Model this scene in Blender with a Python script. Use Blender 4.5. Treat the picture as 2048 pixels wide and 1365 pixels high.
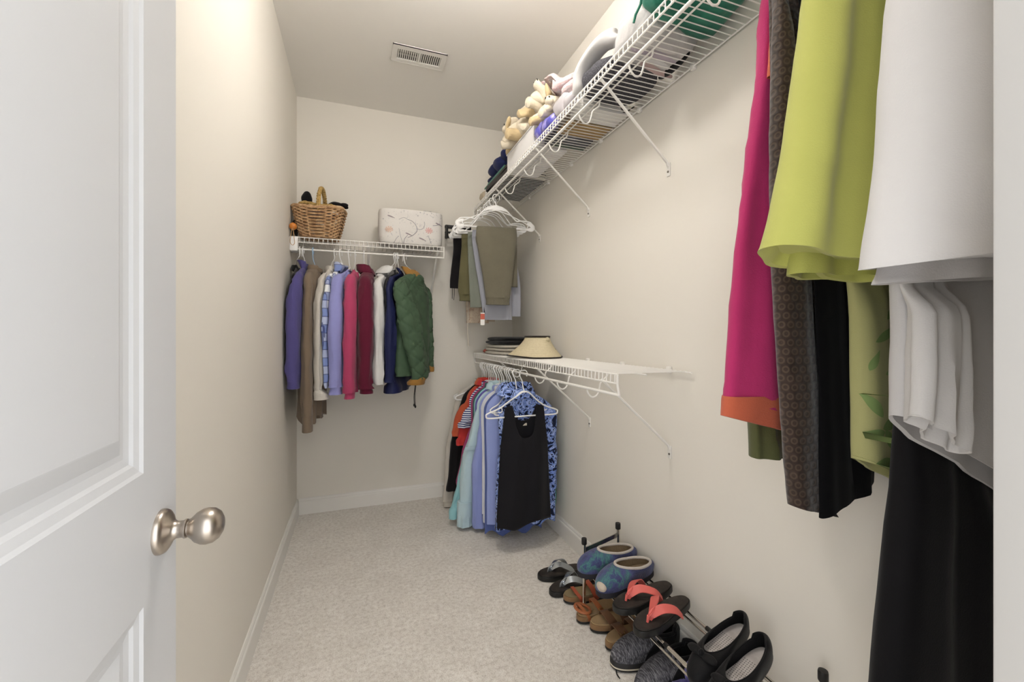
import bpy, bmesh, math, random
from mathutils import Vector, Matrix, noise
PI = math.pi
for o in list(bpy.data.objects): bpy.data.objects.remove(o)
scene = bpy.context.scene
C = scene.collection

# ---------------------------------------------------------------- camera, world, light, exposure
cam_d = bpy.data.cameras.new('camera'); cam = bpy.data.objects.new('camera', cam_d); C.objects.link(cam)
cam_d.sensor_width = 36.0; cam_d.lens = 852 / 2048 * 36.0; cam_d.shift_y = -11.5 / 2048
cam_d.clip_start = 0.01
cam.location = (0, 0, 1.175); cam.rotation_euler = (PI / 2, 0, -math.radians(20))
scene.camera = cam
w = bpy.data.worlds.new('room_beyond'); scene.world = w; w.use_nodes = True
w.node_tree.nodes['Background'].inputs[0].default_value = (0.965, 0.98, 1.0, 1)
w.node_tree.nodes['Background'].inputs[1].default_value = 1.35
LAMP_POS = (0.34, 1.38, 2.74)
LAMP_POWER = 24.5
LAMP_COLOR = (1.0, 0.965, 0.925)
scene.view_settings.view_transform = 'Standard'; scene.view_settings.look = 'None'
scene.view_settings.gamma = 1.0; scene.view_settings.use_curve_mapping = False
scene.view_settings.exposure = 1.25

# ---------------------------------------------------------------- helpers: colour and materials
def lin(h):
    if isinstance(h, str):
        h = h.lstrip('#'); v = [int(h[i:i + 2], 16) / 255 for i in (0, 2, 4)]
    else: v = h
    return tuple((c / 12.92 if c <= .04045 else ((c + .055) / 1.055) ** 2.4) for c in v) + (1,)
MATS = {}
class G:
    """small node graph builder around one principled shader"""
    def __init__(s, name):
        s.m = bpy.data.materials.new(name); s.m.use_nodes = True
        s.nt = s.m.node_tree; s.b = s.nt.nodes['Principled BSDF']
        s.tc = s.nt.nodes.new('ShaderNodeTexCoord').outputs['Object']
    def n(s, t, ins=None, **kw):
        nd = s.nt.nodes.new(t)
        for k, v in kw.items(): setattr(nd, k, v)
        for k, v in (ins or {}).items():
            if hasattr(v, 'is_output') or isinstance(v, bpy.types.NodeSocket): s.nt.links.new(v, nd.inputs[k])
            else: nd.inputs[k].default_value = v
        return nd
    def noise(s, scale, detail=2, rough=.5, dist=0, vec=None):
        return s.n('ShaderNodeTexNoise', {'Vector': vec or s.tc, 'Scale': scale, 'Detail': detail, 'Roughness': rough, 'Distortion': dist}).outputs[0]
    def voro(s, scale, feature='F1', vec=None, out=0):
        return s.n('ShaderNodeTexVoronoi', {'Vector': vec or s.tc, 'Scale': scale}, feature=feature).outputs[out]
    def math(s, op, a, b=0.0):
        return s.n('ShaderNodeMath', {0: a, 1: b}, operation=op).outputs[0]
    def ramp(s, fac, stops, interp='LINEAR'):
        nd = s.n('ShaderNodeValToRGB', {0: fac}); cr = nd.color_ramp; cr.interpolation = interp
        while len(cr.elements) < len(stops): cr.elements.new(.5)
        for e, (p, c) in zip(cr.elements, stops): e.position = p; e.color = lin(c)
        return nd.outputs[0]
    def mix(s, fac, a, b, blend='MIX'):
        nd = s.n('ShaderNodeMix', data_type='RGBA', blend_type=blend)
        for i, v in ((0, fac), (6, a), (7, b)):
            if isinstance(v, bpy.types.NodeSocket): s.nt.links.new(v, nd.inputs[i])
            else: nd.inputs[i].default_value = lin(v) if isinstance(v, str) else v
        return nd.outputs[2]
    def xyz(s, vec=None):
        return s.n('ShaderNodeSeparateXYZ', {0: vec or s.tc}).outputs
    def scaled(s, v):
        return s.n('ShaderNodeMapping', {'Vector': s.tc, 'Scale': v}).outputs[0]
    def bump(s, h, strength, dist=.002):
        s.nt.links.new(s.n('ShaderNodeBump', {'Height': h, 'Strength': strength, 'Distance': dist}).outputs[0], s.b.inputs['Normal'])
    def color(s, c):
        if isinstance(c, str): s.b.inputs['Base Color'].default_value = lin(c)
        else: s.nt.links.new(c, s.b.inputs['Base Color'])
    def done(s, rough=.85, metal=0, sheen=0, spec=.3, coat=0, alpha=1, trans=0):
        i = s.b.inputs
        i['Roughness'].default_value = rough; i['Metallic'].default_value = metal
        i['Sheen Weight'].default_value = sheen; i['Specular IOR Level'].default_value = spec
        i['Coat Weight'].default_value = coat; i['Alpha'].default_value = alpha; i['Transmission Weight'].default_value = trans
        return s.m
def paint(name, col, rough=.5, bscale=0, bstr=.05, metal=0, spec=.4, coat=0, alpha=1):
    key = ('p', name)
    if key in MATS: return MATS[key]
    g = G(name); g.color(col)
    if bscale: g.bump(g.noise(bscale, 3), bstr)
    MATS[key] = g.done(rough, metal, 0, spec, coat, alpha); return MATS[key]
def fabric(col, weave=420, bstr=.25, var=.10, rough=.92, sheen=.15, vscale=9):
    key = ('f', col, weave, bstr, var, rough, sheen)
    if key in MATS: return MATS[key]
    g = G('cloth_' + col.lstrip('#'))
    nz = g.noise(vscale, 4, .6)
    f = g.math('MULTIPLY_ADD', nz, 2 * var); g.nt.nodes[-1].inputs[2].default_value = .90 - var
    g.color(g.mix(1.0, col, g.n('ShaderNodeCombineColor', {0: f, 1: f, 2: f}).outputs[0], 'MULTIPLY'))
    g.bump(g.math('ADD', g.noise(weave, 2), g.math('MULTIPLY', g.noise(28, 3), .8)), bstr, .0025)
    MATS[key] = g.done(rough, 0, sheen, .15); return MATS[key]

# ---------------------------------------------------------------- helpers: mesh building
class MB:
    def __init__(s): s.v = []; s.f = []; s.d = {}
    def add(s, vs, fs):
        o = len(s.v); s.v += [tuple(v) for v in vs]; s.f += [tuple(i + o for i in f) for f in fs]; return s
    def box(s, c, size, bevel=0, seg=2, rot=None):
        bm = bmesh.new(); bmesh.ops.create_cube(bm, size=1)
        bmesh.ops.scale(bm, vec=Vector(size), verts=bm.verts)
        if bevel: bmesh.ops.bevel(bm, geom=bm.edges[:], offset=bevel, segments=seg, profile=.5, affect='EDGES')
        M = Matrix.Translation(Vector(c)) @ (rot.to_4x4() if rot else Matrix())
        return s.bm(bm, M)
    def bm(s, bm, M=None):
        bm.verts.index_update()
        s.add([(M @ v.co if M else v.co.copy()) for v in bm.verts], [[v.index for v in f.verts] for f in bm.faces]); bm.free(); return s
    def tube(s, pts, r, n=8, closed=False, up=None, flat=1.0, cap=True):
        """swept tube; r number or list; flat<1 squashes along the up axis"""
        pts = [Vector(p) for p in pts]; m = len(pts)
        if not isinstance(r, (list, tuple)): r = [r] * m
        T = []
        for i in range(m):
            a = pts[i - 1] if (i or closed) else pts[0]; b = pts[(i + 1) % m] if (i < m - 1 or closed) else pts[-1]
            t = (b - a); T.append(t.normalized() if t.length > 1e-9 else Vector((0, 0, 1)))
        nrm = Vector(up) if up else (Vector((0, 0, 1)) if abs(T[0].z) < .9 else Vector((1, 0, 0)))
        vs = []; fs = []
        for i in range(m):
            if up: nn = Vector(up)
            else: nn = nrm
            nn = nn - T[i] * nn.dot(T[i])
            if nn.length < 1e-6: nn = T[i].orthogonal()
            nn.normalize(); nrm = nn; bi = T[i].cross(nn)
            for k in range(n):
                a = 2 * PI * k / n
                vs.append(pts[i] + nn * (math.sin(a) * r[i] * flat) + bi * (math.cos(a) * r[i]))
        for i in range(m if closed else m - 1):
            j = (i + 1) % m
            for k in range(n):
                q = (k + 1) % n; fs.append((i * n + k, i * n + q, j * n + q, j * n + k))
        if cap and not closed:
            fs.append(tuple(range(n - 1, -1, -1))); fs.append(tuple((m - 1) * n + k for k in range(n)))
        return s.add(vs, fs)
    def lathe(s, prof, n=24, M=None):
        """profile [(radius, height)] turned about local z"""
        vs = []; fs = []
        for r, h in prof:
            for k in range(n):
                a = 2 * PI * k / n; v = Vector((r * math.cos(a), r * math.sin(a), h)); vs.append(M @ v if M else v)
        for i in range(len(prof) - 1):
            for k in range(n):
                q = (k + 1) % n; fs.append((i * n + k, i * n + q, (i + 1) * n + q, (i + 1) * n + k))
        fs.append(tuple(range(n - 1, -1, -1))); fs.append(tuple((len(prof) - 1) * n + k for k in range(n)))
        return s.add(vs, fs)
    def prism(s, poly, axis, a, b):
        """polygon of 2-tuples extruded along axis 'x'|'y'|'z' between a and b"""
        def P(p, h): return {'x': (h, p[0], p[1]), 'y': (p[0], h, p[1]), 'z': (p[0], p[1], h)}[axis]
        n = len(poly)
        return s.add([P(p, a) for p in poly] + [P(p, b) for p in poly],
                     [tuple(range(n - 1, -1, -1)), tuple(range(n, 2 * n))] + [(i, (i + 1) % n, n + (i + 1) % n, n + i) for i in range(n)])
    def blob(s, c, r, amp=.15, freq=6, seed=0, nu=28, nv=18, flat=None, ridge=False, p=2.0):
        """noisy ellipsoid (or superellipsoid), optionally cut flat below z=flat"""
        vs = []; fs = []
        sp = lambda q: math.copysign(abs(q) ** (2 / p), q)
        for i in range(nv + 1):
            ph = PI * i / nv
            for k in range(nu):
                a = 2 * PI * k / nu
                d = Vector((sp(math.sin(ph)) * sp(math.cos(a)), sp(math.sin(ph)) * sp(math.sin(a)), sp(math.cos(ph))))
                q = Vector((d.x * r[0], d.y * r[1], d.z * r[2]))
                nz = noise.noise(q * freq + Vector((seed * 7.1, seed * 3.3, seed))) + .5 * noise.noise(q * freq * 2.3 + Vector((seed, 5, 1)))
                if ridge: nz = 1 - 2.2 * abs(nz)
                q = q * (1 + amp * nz) + Vector(c)
                if flat is not None and q.z < flat: q.z = flat + .0004 * (k % 2)
                vs.append(q)
        for i in range(nv):
            for k in range(nu):
                q = (k + 1) % nu; fs.append((i * nu + k, i * nu + q, (i + 1) * nu + q, (i + 1) * nu + k))
        return s.add(vs, fs)

def finish(name, mb, mat, parent=None, smooth=True, loc=None, angle=42):
    """links the collected geometry as one mesh object; world-space geometry is moved under its parent or to loc"""
    me = bpy.data.meshes.new(name)
    off = Vector((0, 0, 0))
    if loc is not None: off = Vector(loc)
    vs = [Vector(v) - off for v in mb.v]
    me.from_pydata(vs, [], mb.f); me.validate()
    bm = bmesh.new(); bm.from_mesh(me); bmesh.ops.recalc_face_normals(bm, faces=bm.faces); bm.to_mesh(me); bm.free()
    if mat: me.materials.append(mat)
    if smooth: me.shade_smooth(); me.set_sharp_from_angle(angle=math.radians(angle))
    o = bpy.data.objects.new(name, me); C.objects.link(o)
    o.location = off
    if parent: o.parent = parent
    return o
def tag(o, label, cat, group=None, kind=None):
    if label: o['label'] = label
    if cat: o['category'] = cat
    if group: o['group'] = group
    if kind: o['kind'] = kind
    return o
def thing(name, label, cat, loc=(0, 0, 0), rz=0, group=None):
    o = bpy.data.objects.new(name, None); C.objects.link(o); o.empty_display_size = .05
    o.location = loc; o.rotation_euler = (0, 0, rz); return tag(o, label, cat, group)
def struct(name, mb, mat, smooth=False, parent=None):
    o = finish(name, mb, mat, parent, smooth)
    if not parent: o['kind'] = 'structure'
    return o
def copy_part(o, parent, loc=None):
    c = o.copy(); C.objects.link(c); c.parent = parent
    if loc is not None: c.location = loc
    return c
def cat_rom(P, t):
    """smooth interpolation of tuples P at t in 0..len-1"""
    n = len(P); i = min(int(t), n - 2); f = t - i
    p0 = P[max(i - 1, 0)]; p1 = P[i]; p2 = P[i + 1]; p3 = P[min(i + 2, n - 1)]
    out = []
    for a, b, c, d in zip(p0, p1, p2, p3):
        m1 = (c - a) / 2; m2 = (d - b) / 2
        out.append((2 * f ** 3 - 3 * f ** 2 + 1) * b + (f ** 3 - 2 * f ** 2 + f) * m1 + (-2 * f ** 3 + 3 * f ** 2) * c + (f ** 3 - f ** 2) * m2)
    return out
def curve(P, n):
    return [Vector(cat_rom(P, (len(P) - 1) * i / (n - 1))) for i in range(n)]
def spow(v, e): return math.copysign(abs(v) ** e, v)
def loft(mb, rows, nu=36, nv=28, fold=None, nz=(18, .004), p=2.4, seed=0, hem=(0, 0), inset=True, captop=True, disp=None, wave=0):
    """hanging cloth tube: rows of (cx, cy, cz, half_x, half_y) from top to hem, with folds, wrinkles, an open turned hem"""
    rnd = random.Random(seed); ph = rnd.random() * 6
    vs = []; fs = []
    for j in range(nv):
        t = j / (nv - 1)
        cx, cy, cz, a, b = cat_rom(rows, (len(rows) - 1) * t); a = max(a, .004); b = max(b, .003)
        for k in range(nu):
            th = 2 * PI * k / nu; cu, su = math.cos(th), math.sin(th)
            xn = spow(cu, 2 / p); x = cx + a * xn; y = cy + b * spow(su, 2 / p)
            z = cz + (hem[0] * (1 - xn) / 2 + hem[1] * (1 + xn) / 2) * t ** 4
            if fold:
                kf, amp = fold[0], fold[1]; wgt = min(1, t * 1.8) * (1 - .35 * abs(xn))
                y += amp * wgt * (math.sin(kf * xn * PI + ph + 1.2 * t) + .5 * math.sin(1.9 * kf * xn * PI + ph * 2 - t)) * (1 if len(fold) < 3 else fold[2])
                z += wave * math.sin(kf * xn * PI + ph) * t ** 5
            q = Vector((x, y, z))
            f1, am = nz
            nn = noise.noise(Vector((x * f1 * 1.6, y * f1 * 1.6, z * f1 * .38)) + Vector((seed * 3.7, seed, 0))) + .55 * noise.noise(Vector((x + z * .7, y, z * 1.1)) * f1 * 2.1 + Vector((0, seed, 4)))
            d = Vector((cu * b / (a + b) + .15 * cu, su, 0)); q += d * (am * nn * min(1, .25 + t * 3))
            if disp: q += d * disp(x, y, z, th, t)
            vs.append(q)
    for j in range(nv - 1):
        for k in range(nu):
            q = (k + 1) % nu; fs.append((j * nu + k, j * nu + q, (j + 1) * nu + q, (j + 1) * nu + k))
    if captop: fs.append(tuple(range(nu - 1, -1, -1)))
    base = (nv - 1) * nu
    if inset:
        up = max(1, int(nv * .14)); prev = base
        for row, dz in ((nv - 1, .0015), (nv - 1 - up, 0)):
            n0 = len(vs); ro = row * nu; mx = sum((vs[ro + k].x for k in range(nu))) / nu
            for k in range(nu):
                e = vs[ro + k]; o_ = vs[ro + (nu - k) % nu]; my = (e.y + o_.y) / 2; sc = .80 if dz else .55
                vs.append(Vector((mx + (e.x - mx) * (.975 if dz else .95), my + (e.y - my) * sc, e.z + dz)))
            for k in range(nu):
                q = (k + 1) % nu; fs.append((prev + k, prev + q, n0 + q, n0 + k))
            prev = n0
        fs.append(tuple(n0 + k for k in range(nu)))
    else: fs.append(tuple(base + k for k in range(nu)))
    mb.add(vs, fs); return mb

# ---------------------------------------------------------------- shared materials
def wall_mat(name, c1):
    g = G(name); nz = g.noise(2.2, 3)
    g.color(c1); g.bump(g.noise(260, 2), .06, .0006)
    return g.done(.72, 0, 0, .25)
M_wall = wall_mat('warm_beige_wall_paint', '#e7e2d8')
M_ceil = wall_mat('ceiling_paint', '#f0ede7')
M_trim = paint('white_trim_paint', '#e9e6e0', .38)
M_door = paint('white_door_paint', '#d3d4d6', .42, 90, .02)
M_wire = paint('white_vinyl_coated_wire', '#efece6', .4)
M_plast = paint('white_plastic', '#f3f2f0', .38)
M_nickel = paint('brushed_nickel', '#b9b0a6', .30, 0, 0, 1.0)
M_chrome = paint('chrome', '#d6d2cb', .14, 0, 0, 1.0)
M_blackp = paint('black_plastic', '#1b1a19', .45)
M_screw = paint('screw_steel', '#8f8b85', .35, 0, 0, 1.0)
g = G('carpet'); fine = g.noise(210, 3, .75); big = g.noise(5.5, 4, .62, .8); mid = g.noise(60, 3)
base = g.ramp(g.math('ADD', g.math('MULTIPLY', fine, .62), g.math('MULTIPLY', mid, .38)), [(.30, '#b6aba0'), (.5, '#e9e3da'), (.66, '#fbf8f2')])
g.color(g.mix(g.ramp(big, [(.38, '#000000'), (.62, '#ffffff')]), base, g.mix(.16, base, '#b0a598')))
g.bump(g.math('ADD', fine, g.math('MULTIPLY', big, .7)), 0.6, .006); M_carpet = g.done(.96, 0, .25, .1)

# ---------------------------------------------------------------- the room shell
XL, XR, YB, YF, ZC = -.37, 1.13, 3.10, .165, 2.74
struct('floor', MB().box(((XL + XR) / 2, 1.0, -.03), (1.9, 4.6, .06)), M_carpet)
struct('ceiling', MB().box(((XL + XR) / 2, (YB + .05) / 2, ZC + .03), (1.7, YB + .15, .06)), M_ceil)
struct('wall_left', MB().box((XL - .05, (YB + .05) / 2, ZC / 2), (.10, YB + .05, ZC)), M_wall)
struct('wall_right', MB().box((XR + .05, (YB + .05) / 2, ZC / 2), (.10, YB + .05, ZC)), M_wall)
struct('wall_back', MB().box(((XL + XR) / 2, YB + .05, ZC / 2), (XR - XL + .2, .10, ZC)), M_wall)
DX0, DX1, DH = -.318, .4205, 2.05
fr = MB()
fr.box(((XL + DX0 - .02) / 2, (.05 + YF) / 2, ZC / 2), (DX0 - .02 - XL, YF - .05, ZC))
fr.box(((DX1 + .02 + XR) / 2, (.05 + YF) / 2, ZC / 2), (XR - DX1 - .02, YF - .05, ZC))
fr.box(((DX0 + DX1) / 2, (.05 + YF) / 2, (DH + .02 + ZC) / 2), (DX1 - DX0 + .04, YF - .05, ZC - DH - .02))
struct('wall_front', fr, M_wall)
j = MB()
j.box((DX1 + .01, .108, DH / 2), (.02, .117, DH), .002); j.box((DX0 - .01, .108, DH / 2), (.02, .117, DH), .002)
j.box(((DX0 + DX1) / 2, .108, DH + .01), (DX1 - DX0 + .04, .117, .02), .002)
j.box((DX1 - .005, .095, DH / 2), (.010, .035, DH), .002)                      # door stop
struct('trim_1', j, paint('shaded_door_frame_paint', '#adaaa6', .45), True)  # shade on the jamb is put into this colour, darker than the other trim
cs = MB()
for x0, x1 in ((DX1 + .036, DX1 + .093),):
    cs.prism([(x0, YF), (x1, YF), (x1, YF + .016), (x1 - .008, YF + .017), (x0 + .012, YF + .011), (x0 + .003, YF + .008)], 'z', 0, DH + .06)
cs.box(((DX0 + DX1) / 2 + .03, YF + .007, DH + .035), (DX1 - DX0 + .02, .014, .057), .003)
struct('trim_2', cs, M_trim)
def base_prof(s=1): return [(0, 0), (.014 * s, 0), (.014 * s, .080), (.0125 * s, .086), (.0085 * s, .090), (.0075 * s, .098), (.004 * s, .105), (0, .105)]
struct('baseboard_left', MB().prism([(XL + a, b) for a, b in base_prof()], 'y', YF, YB), M_trim)
struct('baseboard_right', MB().prism([(XR - a, b) for a, b in base_prof()], 'y', YF, YB), M_trim)
struct('baseboard_back', MB().prism([(YB - a, b) for a, b in base_prof()], 'x', XL + .014, XR - .014), M_trim)

# ---------------------------------------------------------------- open panel door with knob
DF, DT = -.28, .035
dy0, dy1, dz0, dz1 = .17, .848, .012, 2.035
d = MB(); sections = [(0, 0), (.004, .0035), (.014, .006), (.018, .0095), (.028, .0115), (.036, .0115), (.058, .003), (.060, .0025)]
panels = [(dy0 + .113, dy1 - .113, .982, dz1 - .115), (dy0 + .113, dy1 - .113, .235, .795)]
ys = [dy0, dy0 + .113, dy1 - .113, dy1]; zs = [dz0, .235, .795, .982, dz1 - .115, dz1]
for side in (0, 1):
    X = lambda dep: DF - dep if side == 0 else DF - DT + dep
    for a in range(3):
        for b in range(5):
            if a == 1 and b in (1, 3): continue
            d.add([(X(0), ys[a], zs[b]), (X(0), ys[a + 1], zs[b]), (X(0), ys[a + 1], zs[b + 1]), (X(0), ys[a], zs[b + 1])], [(0, 1, 2, 3)])
    for (a0, a1, b0, b1) in panels:
        loops = [[(X(dp), a0 + q, b0 + q), (X(dp), a1 - q, b0 + q), (X(dp), a1 - q, b1 - q), (X(dp), a0 + q, b1 - q)] for q, dp in sections]
        n0 = sum(loops, [])
        d.add(n0, [(4 * i + k, 4 * i + (k + 1) % 4, 4 * i + 4 + (k + 1) % 4, 4 * i + 4 + k) for i in range(len(loops) - 1) for k in range(4)] + [tuple(4 * (len(loops) - 1) + k for k in range(4))])
for (p, q) in (((dy0, dz0), (dy1, dz0)), ((dy1, dz0), (dy1, dz1)), ((dy1, dz1), (dy0, dz1)), ((dy0, dz1), (dy0, dz0))):
    d.add([(DF, *p), (DF, *q), (DF - DT, *q), (DF - DT, *p)], [(0, 1, 2, 3)])
door = thing('door_1', 'white two panel interior door standing open along the left wall', 'door', (DF, dy0, 0)); door['kind'] = 'structure'
del door['category']
def under(parent, name, mb, mat, smooth=True, label=None, kind=None, angle=42):
    """part whose geometry was written in world coordinates under an unrotated parent"""
    o = finish(name, mb, mat, parent, smooth, None, angle)
    o.matrix_parent_inverse = Matrix.Translation(-Vector(parent.location))
    if label: o['label'] = label
    if kind: o['kind'] = kind
    return o
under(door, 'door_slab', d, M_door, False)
KY, KZ = .789, .877
for nm, sgn in (('door_knob', 1),):
    KM = Matrix.Translation((DF, KY, KZ)) @ Matrix.Rotation(PI / 2, 4, 'Y')
    kn = under(door, 'door_knob', MB().lathe([(.004, .036), (.0135, .037), (.0165, .041), (.0220, .046), (.0262, .054), (.0272, .061), (.0258, .069), (.0205, .0765), (.0120, .0812), (.004, .0825)], 40, KM), M_nickel, label='brushed nickel egg shaped knob')
    ro = finish('rosette', MB().lathe([(.033, 0), (.033, .004), (.031, .008), (.026, .0115), (.016, .016), (.0125, .021), (.0125, .029), (.0140, .031), (.0140, .034), (.0110, .035), (.0110, .038)], 40, KM), M_nickel, kn)
for hz in (.25, 1.05, 1.82):
    under(door, 'hinge', MB().tube([(DF - .002, dy0 - .004, hz - .045), (DF - .002, dy0 - .004, hz + .045)], .006, 10), M_nickel)

# ---------------------------------------------------------------- ceiling light and vent
L = thing('ceiling_light', 'round ceiling light with a frosted glass globe', 'ceiling light', LAMP_POS)
finish('light_base', MB().lathe([(.085, 0), (.085, -.014), (.070, -.024), (.02, -.026)], 40), M_plast, L)
g = G('frosted_lit_glass'); g.color('#ffffff'); g.b.inputs['Emission Color'].default_value = LAMP_COLOR + (1,); g.b.inputs['Emission Strength'].default_value = LAMP_POWER
finish('glass_globe', MB().lathe([(.050, -.0265), (.062, -.045), (.100, -.070), (.120, -.100), (.116, -.130), (.085, -.158), (.04, -.172), (.005, -.174)], 40), g.done(.3), L)
V = thing('ceiling_vent', 'small white slotted air vent in the ceiling', 'vent', (.328, 2.425, ZC - .006))
vx0, vx1, vy0, vy1 = -.147, .147, -.073, .073
f = MB()
for a, b, c_, e in ((vx0, vx1, vy0, -.042), (vx0, vx1, .042, vy1), (vx0, -.118, -.042, .042), (.118, vx1, -.042, .042), (-.006, .006, -.042, .042)):
    f.box(((a + b) / 2, (c_ + e) / 2, 0), (b - a, e - c_, .006))
for a, b, c_, e in ((vx0, vx1, vy0, vy0 + .004), (vx0, vx1, vy1 - .004, vy1), (vx0, vx0 + .004, vy0, vy1), (vx1 - .004, vx1, vy0, vy1)):
    f.box(((a + b) / 2, (c_ + e) / 2, .0012), (b - a, e - c_, .0096))
finish('vent_frame', f, M_trim, V, False)
finish('duct_backing', MB().box((0, 0, .0045), (.24, .088, .002)), paint('duct_dark', '#1c1714', .8), V, False)
finish('damper_bar', MB().box((-.06, .004, .0025), (.11, .010, .002)), paint('grey_damper', '#8c867e', .6), V, False)
finish('damper_bar', MB().box((-.06, -.024, .0025), (.11, .012, .002)), paint('grey_damper', '#8c867e', .6), V, False)
sl = None
for bank, x0 in ((0, -.118), (1, .006)):
    for k in range(10):
        x = x0 + .0112 * (k + .5) + .0005
        if sl is None: sl = finish('slat', MB().box((0, 0, 0), (.0062, .084, .0018), 0, 2, Matrix.Rotation(math.radians(38), 3, 'Y')), M_trim, V, False); sl.location = (x, 0, 0); sl0 = sl
        else:
            o = copy_part(sl0, V, (x, 0, 0))
            if bank: o.rotation_euler = (0, math.radians(-62), 0)

# ---------------------------------------------------------------- wire shelves
def wire_shelf(label, l0, l1, deck, mp, loops, brackets, lstep=.0254, depth=.305, end_plate=None, l1_extra=0):
    """mp(length, distance from wall, z) -> world point"""
    root = thing('wire_shelf', label, 'shelf', mp(l0, 0, deck - .1))
    U = lambda nm, mb, mt=M_wire, **k: under(root, nm, mb, mt, **k)
    lip = deck - .032; rod = deck - .072
    for nm, dist, z, r in (('wall_rail', .012, deck - .003, .0030), ('deck_rail', .205, deck - .004, .0030), ('front_rail', depth, deck - .002, .0032), ('lip_rail', depth + .003, lip, .0032)):
        ext = l1_extra if nm in ('wall_rail', 'deck_rail') else 0
        U(nm, MB().tube([mp(l0, dist, z), mp(l1 + (-ext if l1 < l0 else 0), dist, z)], r, 8))
    U('hang_rod', MB().tube([mp(l0, depth - .005, rod), mp(l1, depth - .005, rod)], .0058, 12))
    lo, hi = min(l0, l1), max(l0, l1)
    n = int((hi - lo - .02) / lstep); first = None
    for k in range(n + 1):
        l = lo + .012 + k * lstep
        if first is None:
            first = U('cross_wire', MB().tube([mp(l, .008, deck), mp(l, depth - .004, deck), mp(l, depth + .004, deck - .004), mp(l, depth + .005, lip - .002)], .0018, 6)); l_first = l
        else:
            o = copy_part(first, root); o.matrix_parent_inverse = first.matrix_parent_inverse
            o.location = Vector(mp(l, 0, 0)) - Vector(mp(l_first, 0, 0))
    lp = None
    for l in loops:
        if lp is None:
            P = [(depth - .004, rod), (depth - .012, rod - .022), (depth - .030, rod - .036), (depth - .050, rod - .028), (depth - .060, rod - .004), (depth - .066, rod + .018), (depth - .082, rod + .032), (depth - .096, rod + .046), (depth - .100, deck - .004)]
            lp = U('rod_loop', MB().tube(curve([mp(l, a, b) for a, b in P], 30), .0033, 8)); l_lp = l
        else:
            o = copy_part(lp, root); o.matrix_parent_inverse = lp.matrix_parent_inverse
            o.location = Vector(mp(l, 0, 0)) - Vector(mp(l_lp, 0, 0))
    for l in brackets:
        a = mp(l, depth - .002, lip + .004); b = mp(l, .010, deck - .290); m = MB()
        m.tube([a, b], .0075, 6, up=(0, 0, 1), flat=.55)
        m.tube([b, mp(l, .004, deck - .305)], .0075, 6, flat=.6)
        br = U('support_bracket', m)
        pl = MB(); p0 = mp(l - .010, .0005, deck - .292); p1 = mp(l + .010, .0035, deck - .342)
        pl.box([(u + v) / 2 for u, v in zip(p0, p1)], [abs(u - v) for u, v in zip(p0, p1)], .001)
        q = finish('foot_plate', pl, M_wire, br)
        sc = MB(); c0 = mp(l, .0035, deck - .325); c1 = mp(l, .0060, deck - .325); sc.tube([c0, c1], .0042, 10)
        finish('screw', sc, M_screw, br)
    k = 0; l = lo + .10
    while l < hi - .05:
        m = MB(); a = mp(l - .009, 0, deck - .014); b = mp(l + .009, .018, deck + .012)
        m.box([(u + v) / 2 for u, v in zip(a, b)], [abs(u - v) for u, v in zip(a, b)], .004)
        U('wall_clip', m); l += .305
    # end closing piece at the lip
    for l in (l0, l1):
        m = MB(); m.tube([mp(l, depth + .002, deck), mp(l, depth + .002, lip), mp(l, depth - .005, rod)], .0048, 8); U('end_cap', m)
    if end_plate:
        m = MB(); a, b = end_plate; m.box([(u + v) / 2 for u, v in zip(a, b)], [abs(u - v) for u, v in zip(a, b)], .004); U('end_bracket', m, M_plast)
    return root
mpR = lambda l, dd, z: (XR - dd, l, z)
mpB = lambda l, dd, z: (l, YB - dd, z)
ZU, ZL, ZB = 2.13, 1.044, 1.757
wire_shelf('long white wire shelf high on the right wall crowded with belongings', YB - .01, .185, ZU, mpR, [.45, .85, 1.17, 1.50, 1.78, 2.09, 2.40, 2.74], [.70, 1.336, 1.938, 2.568])
wire_shelf('half empty white wire shelf mounted lower on the right wall', YB - .02, 1.225, ZL, mpR, [1.44, 1.70, 1.95, 2.28, 2.62], [1.33, 1.928, 2.50], l1_extra=.02)
wire_shelf('short white wire shelf on the back wall holding a basket and a fabric bin', -.33, .54, ZB, mpB, [-.31, .28], [.50, .07], end_plate=((XL, YB - .320, ZB - .085), (XL + .042, YB - .240, ZB + .000)))

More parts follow.
